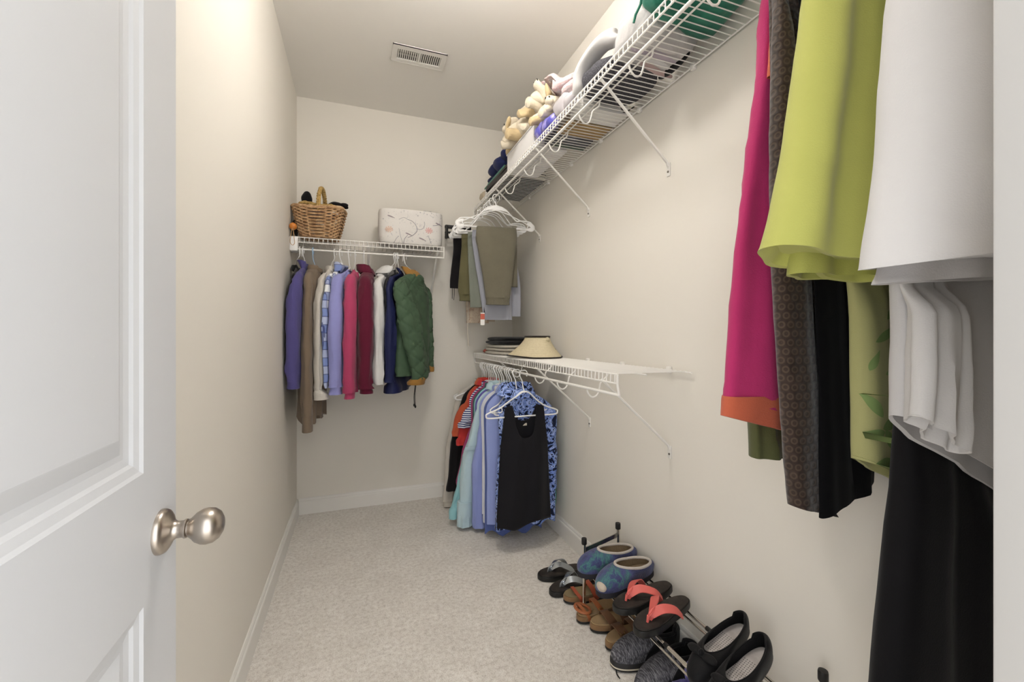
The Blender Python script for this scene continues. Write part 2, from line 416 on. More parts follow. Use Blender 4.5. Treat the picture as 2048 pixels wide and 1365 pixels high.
# ---------------------------------------------------------------- soft things pressed against each other
import numpy as np
def press_apart(groups, axis, lo_lim=-9., hi_lim=9., ztop=None, keep=.30, rounds=5, cell=.010, gap=.0008):
    """groups: lists of things in their order along axis. Soft things that share space are squeezed flat and shifted
    until each lies beside its neighbour (they end up touching); above ztop nothing moves (the hooks on the rod)."""
    bpy.context.view_layer.update()
    ax = 'xyz'.index(axis); o1, o2 = [i for i in range(3) if i != ax]
    def kids(o):
        r = [o] if o.type == 'MESH' else []
        for c in o.children: r += kids(c)
        return r
    G_ = []
    for grp in groups:
        L_ = []
        for root in grp:
            for o in kids(root):
                if o.name.startswith('printed_leaf'): continue
                me = o.data; n = len(me.vertices); co = np.empty(n * 3, dtype=np.float32); me.vertices.foreach_get('co', co)
                M = np.array(o.matrix_world); W_ = co.reshape(-1, 3) @ M[:3, :3].T + M[:3, 3]
                F = np.array([list(p.vertices) for p in me.polygons if len(p.vertices) == 4], dtype=int).reshape(-1, 4)
                L_.append([o, M, W_, F])
        G_.append(L_)
    allv = np.concatenate([e[2] for L_ in G_ for e in L_]); mn = allv.min(0) - .03; mx = allv.max(0) + .03
    n1 = int((mx[o1] - mn[o1]) / cell) + 1; n2 = int((mx[o2] - mn[o2]) / cell) + 1
    st = np.array([(a, b) for a in (0, .34, .67, 1) for b in (0, .34, .67, 1)])
    wts = np.stack([(1 - st[:, 0]) * (1 - st[:, 1]), st[:, 0] * (1 - st[:, 1]), st[:, 0] * st[:, 1], (1 - st[:, 0]) * st[:, 1]], 1)
    def blur(a, m):
        for _ in range(2):
            num = np.zeros_like(a); den = np.zeros_like(a); am = np.where(m, a, 0); mf = m.astype(float)
            for i in (-1, 0, 1):
                for j_ in (-1, 0, 1):
                    num += np.roll(np.roll(am, i, 0), j_, 1); den += np.roll(np.roll(mf, i, 0), j_, 1)
            a = np.where(den > 0, num / np.maximum(den, 1e-9), a); m = m | (den > 0)
        return a, m
    K = len(G_)
    for rd in range(rounds):
        lo = np.full((K, n1, n2), 9.); hi = np.full((K, n1, n2), -9.)
        for k, L_ in enumerate(G_):
            for o, M, W_, F in L_:
                pts = [W_]
                if len(F): pts.append(np.einsum('sw,fwc->fsc', wts, W_[F]).reshape(-1, 3))
                P_ = np.concatenate(pts)
                if ztop is not None: P_ = P_[P_[:, 2] < ztop]
                if not len(P_): continue
                i = ((P_[:, o1] - mn[o1]) / cell).astype(int); j_ = ((P_[:, o2] - mn[o2]) / cell).astype(int)
                np.minimum.at(lo[k], (i, j_), P_[:, ax]); np.maximum.at(hi[k], (i, j_), P_[:, ax])
            l0, h0 = lo[k].copy(), hi[k].copy()
            for i in (-1, 0, 1):
                for j_ in (-1, 0, 1):
                    lo[k] = np.minimum(lo[k], np.roll(np.roll(l0, i, 0), j_, 1)); hi[k] = np.maximum(hi[k], np.roll(np.roll(h0, i, 0), j_, 1))
        here = hi > lo; c = np.where(here, (lo + hi) / 2, 0); h = np.where(here, np.maximum((hi - lo) / 2, .001), 0)
        sh = np.zeros_like(c); sc = np.ones_like(c)
        for i, j_ in zip(*np.nonzero(here.sum(0) >= 1)):
            ks = np.nonzero(here[:, i, j_])[0]; cc = c[ks, i, j_].copy(); hh = h[ks, i, j_].copy(); m = len(ks); h_old = hh.copy()
            ov = [max(0., min(cc[q] + hh[q] - cc[q + 1] + hh[q + 1], 2 * min(hh[q], hh[q + 1]))) for q in range(m - 1)]
            if m == 1 and cc[0] - hh[0] >= lo_lim and cc[0] + hh[0] <= hi_lim: continue
            for q in range(m):
                a = ov[q - 1] if q else 0; b = ov[q] if q < m - 1 else 0
                hn = max(keep * hh[q], hh[q] - (a + b) / 4); cc[q] += (a - b) / 4 * min(1, (hh[q] - hn) / max((a + b) / 4, 1e-9)) if a + b > 0 else 0; hh[q] = hn
            S = np.zeros(m); S[0] = hh[0]
            for q in range(1, m): S[q] = S[q - 1] + hh[q - 1] + hh[q] + gap
            d = list(cc - S); blocks = []
            for v in d:
                blocks.append([v, 1])
                while len(blocks) > 1 and blocks[-2][0] > blocks[-1][0]:
                    b = blocks.pop(); a = blocks.pop(); blocks.append([(a[0] * a[1] + b[0] * b[1]) / (a[1] + b[1]), a[1] + b[1]])
            d = np.concatenate([[b[0]] * b[1] for b in blocks]); d = np.maximum(np.minimum(d, hi_lim - S[-1] - hh[-1]), lo_lim)
            sh[ks, i, j_] = d + S - c[ks, i, j_]; sc[ks, i, j_] = hh / h_old
        for k, L_ in enumerate(G_):
            a, m = blur(sh[k], here[k]); b, _ = blur(sc[k], here[k]); cb, _ = blur(c[k], here[k])
            for e in L_:
                W_ = e[2]; u = (W_[:, o1] - mn[o1]) / cell - .5; v = (W_[:, o2] - mn[o2]) / cell - .5
                i = np.clip(np.floor(u).astype(int), 0, n1 - 2); j_ = np.clip(np.floor(v).astype(int), 0, n2 - 2); fu = np.clip(u - i, 0, 1); fv = np.clip(v - j_, 0, 1)
                bi = lambda A: A[i, j_] * (1 - fu) * (1 - fv) + A[i + 1, j_] * fu * (1 - fv) + A[i, j_ + 1] * (1 - fu) * fv + A[i + 1, j_ + 1] * fu * fv
                new = bi(cb) + bi(a) + (W_[:, ax] - bi(cb)) * bi(b)
                wt = 1. if ztop is None else np.clip((ztop - W_[:, 2]) / .030, 0, 1)
                W_[:, ax] += (new - W_[:, ax]) * wt
    for L_ in G_:
        for o, M, W_, F in L_:
            inv = np.linalg.inv(M); loc = W_ @ inv[:3, :3].T + inv[:3, 3]
            o.data.vertices.foreach_set('co', loc.astype(np.float32).ravel()); o.data.update()
PACK = {}
def pack(rod, pos, *things): PACK.setdefault(rod, []).append((pos, [t for t in things if t]))

# ---------------------------------------------------------------- hangers and hanging garments
def hanger(label, loc, rz, mat=M_plast, group='white plastic hangers', width=.195, drop=.21, notch=True, moulded=False, tilt=0, fx=0, slim=False):
    """hook over the rod at local origin, shoulders and trouser bar below"""
    h = thing('clothes_hanger', label, 'hanger', loc, rz, group)
    if tilt: h.rotation_euler = (0, tilt, rz)
    nk = -.058 if moulded else -.100
    hk = [(.022, 0, -.020), (.024, 0, .000), (.014, 0, .0115), (0, 0, .0125), (-.014, 0, .010), (-.020, 0, -.008), (-.013, 0, -.028), (-.003 + fx * .5, 0, -.046 if moulded else -.050), (fx, 0, nk)]
    finish('hook', MB().tube(curve(hk, 26), .0030, 8), mat, h)
    r = .0042; W = width; m = MB()
    if not moulded:
        m.tube(curve([(0, 0, -.100), (-.03, 0, -.108), (-W * .6, 0, -.100 - (drop - .083) * .62), (-W, 0, -drop), (-W - .010, 0, -drop - .013), (-W + .004, 0, -drop - .026), (-W * .5, 0, -drop - .026), (W * .5, 0, -drop - .026), (W - .004, 0, -drop - .026), (W + .010, 0, -drop - .013), (W, 0, -drop), (W * .6, 0, -.100 - (drop - .083) * .62), (.03, 0, -.108), (0, 0, -.100)], 60), r, 8)
        if notch:
            for s_ in (-1, 1):
                zz = -.100 - (drop - .083) * .66
                m.tube(curve([(s_ * W * .62, 0, zz), (s_ * W * .60, 0, zz - .018), (s_ * W * .66, 0, zz - .026), (s_ * W * .72, 0, zz - .022)], 10), .0028, 6)
    else:
        for s_ in (-1, 1):
            m.tube(curve([(0, 0, nk), (s_ * .06, 0, nk - .020), (s_ * W * .55, 0, -.100 - (drop - .083) * .55), (s_ * W * .62, 0, -.100 - (drop - .083) * .70), (s_ * W * .72, 0, -.100 - (drop - .083) * .64), (s_ * W, 0, -drop + .004), (s_ * (W + .022), 0, -drop - .022)], 30), .0034 if slim else .0042, 8)
            if not slim: m.tube(curve([(0, 0, nk - .030), (s_ * .07, 0, nk - .048), (s_ * W * .85, 0, -drop - .004), (s_ * (W - .012), 0, -drop - .018), (s_ * (W - .02), 0, -drop - .036)], 24), .0032, 8)
            m.tube(curve([(s_ * (W - .02), 0, -drop - .006), (s_ * (W + .016), 0, -drop - .02), (s_ * (W + .012), 0, -drop - .042), (s_ * (W - .022), 0, -drop - .044)], 16), [(.006 + .009 * math.sin(PI * i / 15)) * (.6 if slim else 1) for i in range(16)], 10, up=(0, 1, 0), flat=.32)
        m.tube([(-W, 0, -drop - .044), (W, 0, -drop - .044)], .0045, 8)
        if not slim: m.tube([(-.075, 0, nk - .032), (-.035, 0, nk - .018), (0, 0, nk - .012), (.035, 0, nk - .018), (.075, 0, nk - .032)], [.004, .012, .017, .012, .004], 10, up=(0, 1, 0), flat=.22)
    if fx: m.v = [(v[0] + fx, v[1], v[2]) for v in m.v]
    finish('shoulder_frame', m, mat, h)
    return h

def sleeve_rows(P):  return P
def garment(name, label, cat, loc, rz, mat, group, W=.195, hem=-.70, bt=.045, bw=None, sleeves=None, collar=None, cuff=None, cmat=None,
            fold=(2.2, .010), seed=1, hang=True, hlabel=None, hmat=M_plast, hemtilt=(0, 0), nz=(14, .0085), disp=None, nu=40, nv=30, hgroup=None, zneck=-.112, ztip=-.205, bx=0,
            sdisp=None, neckw=.062, hwid=None, waist=1.0, wave=0, bodymat=None):
    """garment on a hanger; local x runs along the shoulders, origin is the point on the rod"""
    t = thing(name, label, cat, loc, rz, group)
    bw = bw or W + .025
    rows = [(bx * .3, 0, zneck, neckw * .8, bt * .55), (bx * .4, 0, zneck - .014, neckw * 1.25, bt * .75), (bx * .6, 0, (zneck + ztip) / 2, (neckw + W) * .56, bt * .85), (bx * .8, 0, ztip, W, bt * .9), (bx, 0, ztip - .06, W + .012, bt),
            (bx, 0, ztip + (hem - ztip) * .40, bw * waist, bt * 1.05), (bx, 0, ztip + (hem - ztip) * .7, bw * (1 + waist) / 2, bt * 1.1), (bx, 0, hem, bw, bt * 1.1)]
    finish('body', loft(MB(), rows, nu, nv, fold, nz, 2.6, seed, hemtilt, disp=disp, wave=wave), bodymat or mat, t)
    for i, sv in enumerate(sleeves or []):
        s_ = finish('sleeve', loft(MB(), sv, 26, max(22, nv - 4), (1.3, .005), (nz[0] * 1.5, nz[1] * 1.7), 2.2, seed * 3 + i, disp=sdisp), mat, t)
        if cuff:
            cx, cy, cz, a, b = sv[-1]; ch, ca = cuff
            c2 = loft(MB(), [(cx, cy, cz + ch * .45, a * .94, b * .94), (cx, cy, cz + ch * .15, a * ca, b * ca), (cx, cy, cz - ch * .3, a * ca, b * ca), (cx, cy, cz - ch * .55, a * ca * 1.02, b * ca * 1.02)], 26, 8, None, (60, .0012), 2.2, seed + 9)
            finish('cuff', c2, cmat or mat, s_)
    if collar:
        kind, hgt, rx, ry = collar; m = MB(); n = 30; vs = []; fs = []
        prof = {'stand': [(1, -.012), (1.02, hgt * .5), (1.0, hgt), (.94, hgt), (.93, -.010)],
                'fold': [(1.0, -.012), (1.0, hgt), (1.10, hgt + .006), (1.42, hgt * .25), (1.50, -.012), (1.46, -.014), (1.36, hgt * .2), (.95, hgt - .004), (.93, -.01)],
                'round': [(1.06, -.014), (1.10, .004), (1.02, hgt), (.92, hgt - .003), (.95, -.012)],
                'hood': [(1.05, -.02), (1.5, -.015), (1.75, -.045), (1.6, -.075), (1.2, -.065), (.95, -.03)]}[kind]
        for k in range(n):
            a = 2 * PI * k / n
            fr_ = 1 - .28 * max(0, math.cos(a + PI / 2)) if kind != 'hood' else 1
            for rr, zz in prof: vs.append((rx * rr * math.cos(a), ry * rr * math.sin(a), zneck - .004 + zz * fr_ - (.012 if math.sin(a) < -.6 else 0) + .003 * noise.noise(Vector((math.cos(a) * 2, math.sin(a) * 2, seed)))))
        q = len(prof)
        for k in range(n):
            for i in range(q): fs.append((k * q + i, k * q + (i + 1) % q, ((k + 1) % n) * q + (i + 1) % q, ((k + 1) % n) * q + i))
        m.add(vs, fs); finish('collar', m, cmat if kind == 'fold2' else mat, t)
    hh_ = None
    if hang: hh_ = hanger(hlabel or ('hanger holding the ' + label.split(' hanging')[0])[:90], loc, rz, hmat, hgroup or 'hangers in use', hwid or W - .01, notch=False)
    if group == 'clothes hanging on the back wall rod': pack('back', loc[0], t, hh_)
    else: pack('low', loc[1], t, hh_)
    return t
def side_sleeve(sx, x0, z0, x1, z1, a=.055, b=.045, mid=None, y0=0, y1=0, a1=None, b1=None):
    """rows of a hanging sleeve from the shoulder tip to the wrist; sx is the side (-1 or 1)"""
    m = mid if mid is not None else (x0 + x1) / 2 + sx * .012
    a1 = a1 or a * .8; b1 = b1 or b * .85
    return [(x0 - sx * .060, y0, z0 + .045, a * .38, b * .42), (x0 - sx * .024, y0, z0 + .014, a * .62, b * .62), (x0 - sx * .004, y0, z0 - .045, a * .84, b * .82), (x0 * .7 + m * .3, y0, z0 * .75 + z1 * .25, a, b), (m, (y0 + y1) / 2, (z0 + z1) / 2, a * .98, b), ((m + x1) / 2, y1, z0 * .22 + z1 * .78, a * .92, b * .95), (x1, y1, z1 + .03, a1 * 1.04, b1 * 1.05), (x1, y1, z1, a1, b1)]
RB = ZB - .072; YR = YB - .30          # back rod
D = math.radians
# --- plaid and prints
def mat_plaid():
    g = G('blue_white_plaid'); x, y, z = g.xyz()
    f1 = g.math('GREATER_THAN', g.math('FRACT', g.math('MULTIPLY', z, 11.0)), .52); f2 = g.math('GREATER_THAN', g.math('FRACT', g.math('MULTIPLY', x, 16.0)), .5)
    f3 = g.math('LESS_THAN', g.math('FRACT', g.math('MULTIPLY', z, 22.0)), .10); f4 = g.math('LESS_THAN', g.math('FRACT', g.math('MULTIPLY', x, 32.0)), .13)
    c = g.mix(g.math('MULTIPLY', f1, .62), '#eef0f2', '#4a68b4'); c = g.mix(g.math('MULTIPLY', f2, .55), c, '#5675bd'); c = g.mix(g.math('MULTIPLY', g.math('MAXIMUM', f3, f4), .75), c, '#28306a')
    g.color(c); g.bump(g.noise(420), .2); return g.done(.9, 0, .1, .15)
def mat_leaf(name, c0, c1, c2, scale=11):
    g = G(name); n1 = g.noise(scale, 3, .55, 2.6)
    c = g.ramp(g.noise(scale * 1.5, 2.0, .55, 3.0), [(0, c0), (.44, c0), (.445, c1), (.52, c1), (.525, c0), (.545, c0), (.55, c2), (.64, c2), (.645, c0)], 'CONSTANT')
    g.color(c); g.bump(g.noise(380), .2); return g.done(.85, 0, .1, .2)
def mat_stripes(name, c0, c1, k=60, axis=2):
    g = G(name); s_ = g.xyz()[axis]
    g.color(g.mix(g.math('GREATER_THAN', g.math('FRACT', g.math('MULTIPLY', s_, k)), .5), c0, c1)); return g.done(.9, 0, .1, .15)
M_plaid = mat_plaid(); M_leafblue = mat_leaf('navy_and_blue_leaf_print', '#141c38', '#7f98da', '#a9bdf0', 9)
M_stripe = mat_stripes('navy_white_stripes', '#27366f', '#e8e8ee', 75)

# --- back rod, from the left wall
bk = 'clothes hanging on the back wall rod'; hg = 'white hangers on the back wall rod'
def back(label, x, A, mat, zb, **k):
    kw = dict(W=.195, bt=.038, fold=(2.0, .008)); kw.update(k)
    x1 = kw.pop('x1', -.225); mid = kw.pop('mid', -.235); sa = kw.pop('sa', .058); sb = kw.pop('sb', .048); ye = kw.pop('ye', 0); nm = kw.pop('nm', 'sweater'); cat = kw.pop('cat', 'top'); ff = kw.pop('far', zb)
    hb = kw.pop('hem', zb + .06); hm = kw.pop('hm', M_plast)
    return garment(nm, label, cat, (x, YR + .005, RB), D(A), mat, bk, hem=hb - RB, hlabel=kw.pop('hl', None), hmat=hm, hgroup=hg,
                   sleeves=[side_sleeve(-1, -.205, -.200, x1, zb - RB, sa, sb, mid, 0, ye), side_sleeve(1, .185, -.200, .195, ff - RB, .05, .04)], **kw)
back('purple fleece pullover with turned up cuff hanging beside the left wall', -.300, 85, fabric('#5a548c', 260, .5), .925, cuff=(.07, .98), collar=('stand', .045, .06, .045), seed=2, sa=.070, sb=.040, nm='pullover', hem=.98, hl='white hanger holding the purple fleece pullover')
back('long brown knit cardigan, the longest piece on the back rod', -.247, 88, fabric('#80705f', 300, .3), .735, hem=.70, collar=('round', .02, .065, .05), seed=3, sa=.058, sb=.030, bt=.052, fold=(3.2, .016), nm='cardigan', wave=.02, hm=paint('pale_blue_plastic', '#a9c6e2', .4), hl='pale blue hanger holding the long brown cardigan', cuff=(.16, 1.02))
back('cream ribbed knit sweater with a flared cuff', -.125, 74, fabric('#d3cdc3', 180, .7), .85, collar=('round', .02, .06, .045), seed=4, sa=.046, sb=.034, cuff=(.055, 1.35), hl='white hanger holding the cream ribbed sweater')
back('blue and white plaid button shirt', -.095, 72, M_plaid, .915, collar=('fold', .04, .058, .045), seed=5, sa=.048, sb=.036, cuff=(.06, 1.0), nm='shirt', hl='white hanger holding the blue plaid shirt')
back('periwinkle blue sweatshirt with a wide ribbed cuff', -.045, 72, fabric('#9a9cd6', 300, .3), .885, collar=('hood', .03, .06, .045), seed=6, sa=.072, sb=.052, cuff=(.075, .84), nm='sweatshirt', hl='white hanger holding the periwinkle sweatshirt')
back('raspberry pink sweatshirt with a gathered cuff', -.009, 82, fabric('#b8476c', 260, .4), .85, collar=('hood', .03, .058, .045), seed=7, sa=.066, sb=.040, cuff=(.06, .80), nm='sweatshirt', hl='white hanger holding the pink sweatshirt')
back('dark maroon fleece jacket', .040, 93, fabric('#631c33', 240, .4), .87, collar=('fold', .034, .056, .046), seed=8, sa=.068, sb=.052, bt=.062, cuff=(.05, .82), nm='jacket', hl='white hanger holding the maroon fleece jacket')
back('white zip jacket with a large turned down collar', .228, 60, fabric('#dddcda', 350, .2), .89, collar=('fold', .034, .066, .050), seed=9, sa=.058, sb=.046, x1=-.245, nm='jacket', hl='white hanger holding the white zip jacket', hem=.90)
back('shiny navy blue nylon jacket squeezed beside the green quilted jacket', .246, 72, fabric('#24294f', 300, .2, .1, .45, 0), .90, collar=('stand', .03, .06, .045), seed=10, sa=.048, sb=.040, hem=.83, bt=.055, nm='jacket', hl='white hanger holding the navy nylon jacket')
def quilt(x, y, z, th, t):
    u = (x * 1.0 + z) / .092; v = (x * 1.0 - z) / .092
    du = abs(u - round(u)); dv = abs(v - round(v)); q = min(du, dv)
    return .0095 * (1 - math.exp(-(q / .075) ** 2)) - .005
def quilt_s(x, y, z, th, t):
    u = (th * .045 + z) / .095; v = (th * .045 - z) / .095
    du = abs(u - round(u)); dv = abs(v - round(v)); q = min(du, dv)
    return .0095 * (1 - math.exp(-(q / .075) ** 2)) - .005
M_tan = fabric('#a67a3e', 300, .3)
M_quilt = fabric('#4b614a', 400, .15, .08, .55, .05)
gj = garment('quilted_jacket', 'green diamond quilted jacket with tan collar and cuffs', 'jacket', (.290, YR + .005, RB), D(62), M_quilt, bk, W=.195, hem=.93 - RB, bt=.085, bw=.235,
        fold=(1.1, .008), seed=11, nz=(8, .006), disp=quilt, sdisp=quilt_s, nu=110, nv=90, collar=('fold', .035, .055, .045), hgroup=hg, hlabel='white hanger holding the green quilted jacket')
for i, (sv, cz) in enumerate((([(-.150, -.02, -.175, .03, .03), (-.185, -.03, -.205, .050, .045), (-.200, -.05, -.28, .064, .058), (-.185, -.08, -.45, .072, .064), (-.15, -.115, -.64, .066, .058), (-.125, -.12, -.775, .058, .050)], 0),
                              ([(.165, -.01, -.175, .03, .03), (.20, -.02, -.205, .055, .05), (.215, -.05, -.26, .070, .066), (.205, -.09, -.45, .074, .066), (.185, -.12, -.60, .066, .058), (.175, -.125, -.72, .056, .050)], 1))):
    s_ = finish('sleeve', loft(MB(), sv, 70, 80, None, (10, .004), 2.2, 40 + i, disp=quilt_s), M_quilt, gj)
    cx, cy, cz, a, b = sv[-1]
    cf = finish('cuff', loft(MB(), [(cx, cy, cz + .012, a * .95, b * .95), (cx, cy, cz + .002, a * 1.03, b * 1.03), (cx, cy, cz - .022, a * 1.05, b * 1.05), (cx, cy, cz - .034, a * .99, b * .99)], 30, 8, None, (40, .002), 2.2, 3), M_tan, s_)
    cf['label'] = 'tan corduroy cuff'
for ch in gj.children:
    if ch.name.startswith('collar'): ch.data.materials[0] = M_tan; ch['label'] = 'tan corduroy collar'
for k, dx in enumerate((-.10, -.085)):
    dc = finish('drawcord', MB().tube(curve([(dx, -.10, -.72), (dx + .003, -.105, -.80), (dx - .003, -.10, -.88), (dx + .004 * k, -.10, -.935 - .012 * k)], 12), .0022, 6), fabric('#1c1b1d'), gj)
    finish('cord_stopper', MB().blob((dx + .004 * k, -.10, -.940 - .012 * k), (.006, .006, .010), .02, 5), M_blackp, dc)
back('black knit top hidden behind the purple pullover', -.318, 90, fabric('#191819'), .93, collar=('round', .015, .055, .04), seed=12, sa=.024, sb=.018, bt=.018, W=.17, x1=-.20, mid=-.20, hl='white hanger against the left wall')
back('black top showing below the white jacket', .237, 64, fabric('#1d1c1f'), .90, hem=.90, collar=('round', .015, .055, .04), seed=13, sa=.030, sb=.024, bt=.02, x1=-.19, mid=-.19, W=.17, hl='white hanger behind the white zip jacket')

# --- basket, umbrella and fabric bin on the back shelf
Zd = ZB + .003
bs = thing('wicker_basket', 'honey coloured wicker basket with a braided straw handle on the back shelf', 'basket', (-.213, 2.86, Zd), D(-8))
def rrect(a, b, r, n, u):
    th = 2 * PI * u; c_, s_ = math.cos(th), math.sin(th); return (a * spow(c_, 2 / 4.2), b * spow(s_, 2 / 4.2))
g = G('wicker_cane'); g.color(g.ramp(g.noise(30, 4, .7), [(.3, '#8d6a4c'), (.5, '#c09a72'), (.75, '#dcbf99')])); g.bump(g.noise(300), .3); M_wick = g.done(.6)
g = G('plaited_straw'); g.color(g.ramp(g.noise(90, 4, .7), [(.3, '#7d6132'), (.5, '#b8975a'), (.75, '#d8bd83')])); g.bump(g.noise(400), .5); M_straw = g.done(.75)
m = MB(); NST = 24; NR = 19
def bdim(t): return (.100 + .043 * t ** .8, .072 + .030 * t ** .8)
for r_ in range(NR):
    t = r_ / (NR - 1); a, b = bdim(t); z = .008 + .160 * t; pts = []
    for k in range(NST * 4):
        u = k / (NST * 4); o_ = .0055 * math.cos(PI * NST * u * 1.0 + PI * (r_ % 2)); x, y = rrect(a + o_, b + o_, .02, 4, u); pts.append((x, y, z + .010 * t * (x / a) ** 2))
    m.tube(pts, .0040, 6, closed=True)
o = finish('woven_strands', m, M_wick, bs); o['kind'] = 'stuff'
m = MB()
for k in range(NST):
    P = []
    for t in (0, .3, .6, 1): a, b = bdim(t); x, y = rrect(a, b, .02, 4, (k + .5) / NST); P.append((x, y,   .004 + .167 * t + .010 * t * (x / a) ** 2))
    m.tube(P, .0035, 6)
o = finish('stakes', m, M_wick, bs); o['kind'] = 'stuff'
m = MB(); a, b = bdim(1.0)
for ph in (0, PI):
    m.tube([(*rrect(a + .004 * math.cos(60 * PI * k / 120 + ph), b + .004 * math.cos(60 * PI * k / 120 + ph), .02, 4, k / 120), .175 + .010 * (rrect(a, b, 0, 4, k / 120)[0] / a) ** 2 + .005 * math.sin(60 * PI * k / 120 + ph)) for k in range(120)], .0065, 8, closed=True)
finish('rim', m, M_wick, bs)
finish('base', MB().box((0, 0, .004), (.17, .12, .008), .003), M_wick, bs, False)
m = MB()
for ph in (0, 2 * PI / 3, 4 * PI / 3):
    P = []
    for k in range(70):
        t = k / 69; th = PI * t; cx, cz = .0, 0
        y = -.098 * math.cos(th); z = .165 + .150 * math.sin(th) ** .8
        P.append((.006 * math.cos(16 * PI * t + ph) + .012, y + .006 * math.sin(16 * PI * t + ph) * math.sin(th), z + .006 * math.sin(16 * PI * t + ph)))
    m.tube(P, .0075, 8)
finish('handle', m, M_straw, bs)['label'] = 'plaited straw arch handle'
m = MB()
for q in range(3):
    m.tube(curve([(-.125, -.03 + .02 * q, .180), (-.085, -.062 + .02 * q, .205 - .006 * q), (-.03, -.068 + .02 * q, .200 - .006 * q), (.03, -.066 + .02 * q, .192 - .004 * q), (.085, -.058 + .02 * q, .196 - .006 * q), (.122, -.03 + .02 * q, .180)], 26), [.011 + .002 * math.sin(i * 2.1 + q) for i in range(26)], 8)
finish('straw_lining', m, M_straw, bs)
P = bs.location
gl = thing('glove', 'black glove sticking up out of the wicker basket beside the wall', 'glove', (-.278, 2.895, Zd + .182))
finish('cuff', MB().blob((0, 0, .015), (.040, .035, .040), .12, 20, 2), fabric('#141316'), gl)
finish('hand', MB().blob((-.012, 0, .075), (.030, .022, .045), .15, 22, 3), fabric('#141316'), gl)
g2 = thing('glove', 'black glove lying over the corner of the wicker basket away from the wall', 'glove', (-.122, 2.845, Zd + .188))
m = MB().blob((.0, 0, .028), (.045, .035, .022), .12, 20, 5)
finish('hand', m, fabric('#141316'), g2)
for k in range(4): finish('finger', MB().tube(curve([(.03, -.022 + .014 * k, .030), (.052, -.026 + .016 * k, .033 - .002 * k), (.070, -.028 + .018 * k, .026 + .004 * (k % 2))], 8), [.009, .010, .010, .009, .009, .009, .008, .005], 8), fabric('#141316'), g2)
sc = finish('scarf', MB().blob((-.215, 2.845, Zd + .148), (.085, .055, .030), .18, 14, 8), fabric('#2c3a5e'), None); tag(sc, 'dark blue scarf bunched inside the wicker basket', 'scarf')
um = thing('umbrella', 'folded black umbrella with orange ball handle beside the wicker basket', 'umbrella', (-.349, 2.76, Zd))
m = MB(); n = 20; rows = 14; vs = []; fs = []
for i in range(rows):
    t = i / (rows - 1); r_ = .012 + .020 * math.sin(PI * min(1, t * 1.15)) ** .6
    if t > .95: r_ = .006
    c_ = Vector((-.004 - .002 * t, .02 + .28 * t, .052 + .045 * t))
    for k in range(n):
        a = 2 * PI * k / n; rr = r_ * (1 + .16 * math.sin(5 * a + 3 * t)); vs.append(c_ + Vector((rr * .42 * math.cos(a), 0, rr * 1.5 * math.sin(a))))
for i in range(rows - 1):
    for k in range(n): q = (k + 1) % n; fs.append((i * n + k, i * n + q, (i + 1) * n + q, (i + 1) * n + k))
fs += [tuple(range(n)), tuple((rows - 1) * n + k for k in range(n))]
finish('folded_canopy', m.add(vs, fs), fabric('#1d1a18', 300, .2, .1, .6, 0), um)
finish('shaft', MB().tube([(.003, -.008, .044), (.004, .04, .046)], .005, 10), M_blackp, um)
bl = finish('ball_handle', MB().blob((.003, -.022, .043), (.021, .021, .021), 0, 3), paint('orange_wood', '#cf7f35', .35, 40, .05), um); bl['label'] = 'round orange wooden handle'
finish('wrist_cord', MB().tube(curve([(.001, -.036, .03), (-.007, -.040, -.02), (-.009, -.040, -.055), (.003, -.040, -.068), (.013, -.040, -.055), (.010, -.040, -.02), (.006, -.036, .03)], 30), .0018, 6), paint('tan_cord', '#b89368', .8), um)
bn = thing('fabric_storage_bin', 'off white fabric storage bin printed with birds and blossoms on the back shelf', 'storage bin', (.335, 2.90, Zd))
bw_, bd_, bh_ = .205, .115, .218
def binring(z, s_): return [(*rrect(bw_ * s_, bd_ * s_, .02, 4, k / 72), z) for k in range(72)]
m = MB(); seq = [(0, .90), (.002, .94), (.014, .985), (.05, 1.0), (.12, 1.008), (.19, 1.0), (.216, .995), (.219, .985), (.216, .972), (.10, .965), (.012, .93)]; vs = []; fs = []
for z, s_ in seq: vs += [(x + .003 * noise.noise(Vector((x * 9, y * 9, zz * 14))), y + .004 * noise.noise(Vector((x * 11, zz * 11, 3))), zz) for x, y, zz in binring(z, s_)]
for i in range(len(seq) - 1):
    for k in range(72): q = (k + 1) % 72; fs.append((i * 72 + k, i * 72 + q, (i + 1) * 72 + q, (i + 1) * 72 + k))
fs += [tuple(range(72)), tuple((len(seq) - 1) * 72 + k for k in range(72))]
g = G('blossom_print_canvas'); n1 = g.noise(34, 3, .6, 1.5); v1 = g.voro(20)
c = g.mix(g.ramp(n1, [(.60, '#000000'), (.66, '#ffffff')]), '#dedad5', '#a9a9ac'); c = g.mix(g.ramp(v1, [(.06, '#ffffff'), (.12, '#000000')]), c, '#8b8a90')
g.color(g.mix(.45, c, '#dedad5')); g.bump(g.noise(350), .2); M_bin = g.done(.9)
o = finish('bin_body', m.add(vs, fs), M_bin, bn)
yf = -bd_ - .0015
def on_front(pts): return [(x, yf + .004 * (abs(x) / bw_) ** 4 * 6, z) for x, z in pts]
M_br = paint('grey_print', '#8d8b92', .9)
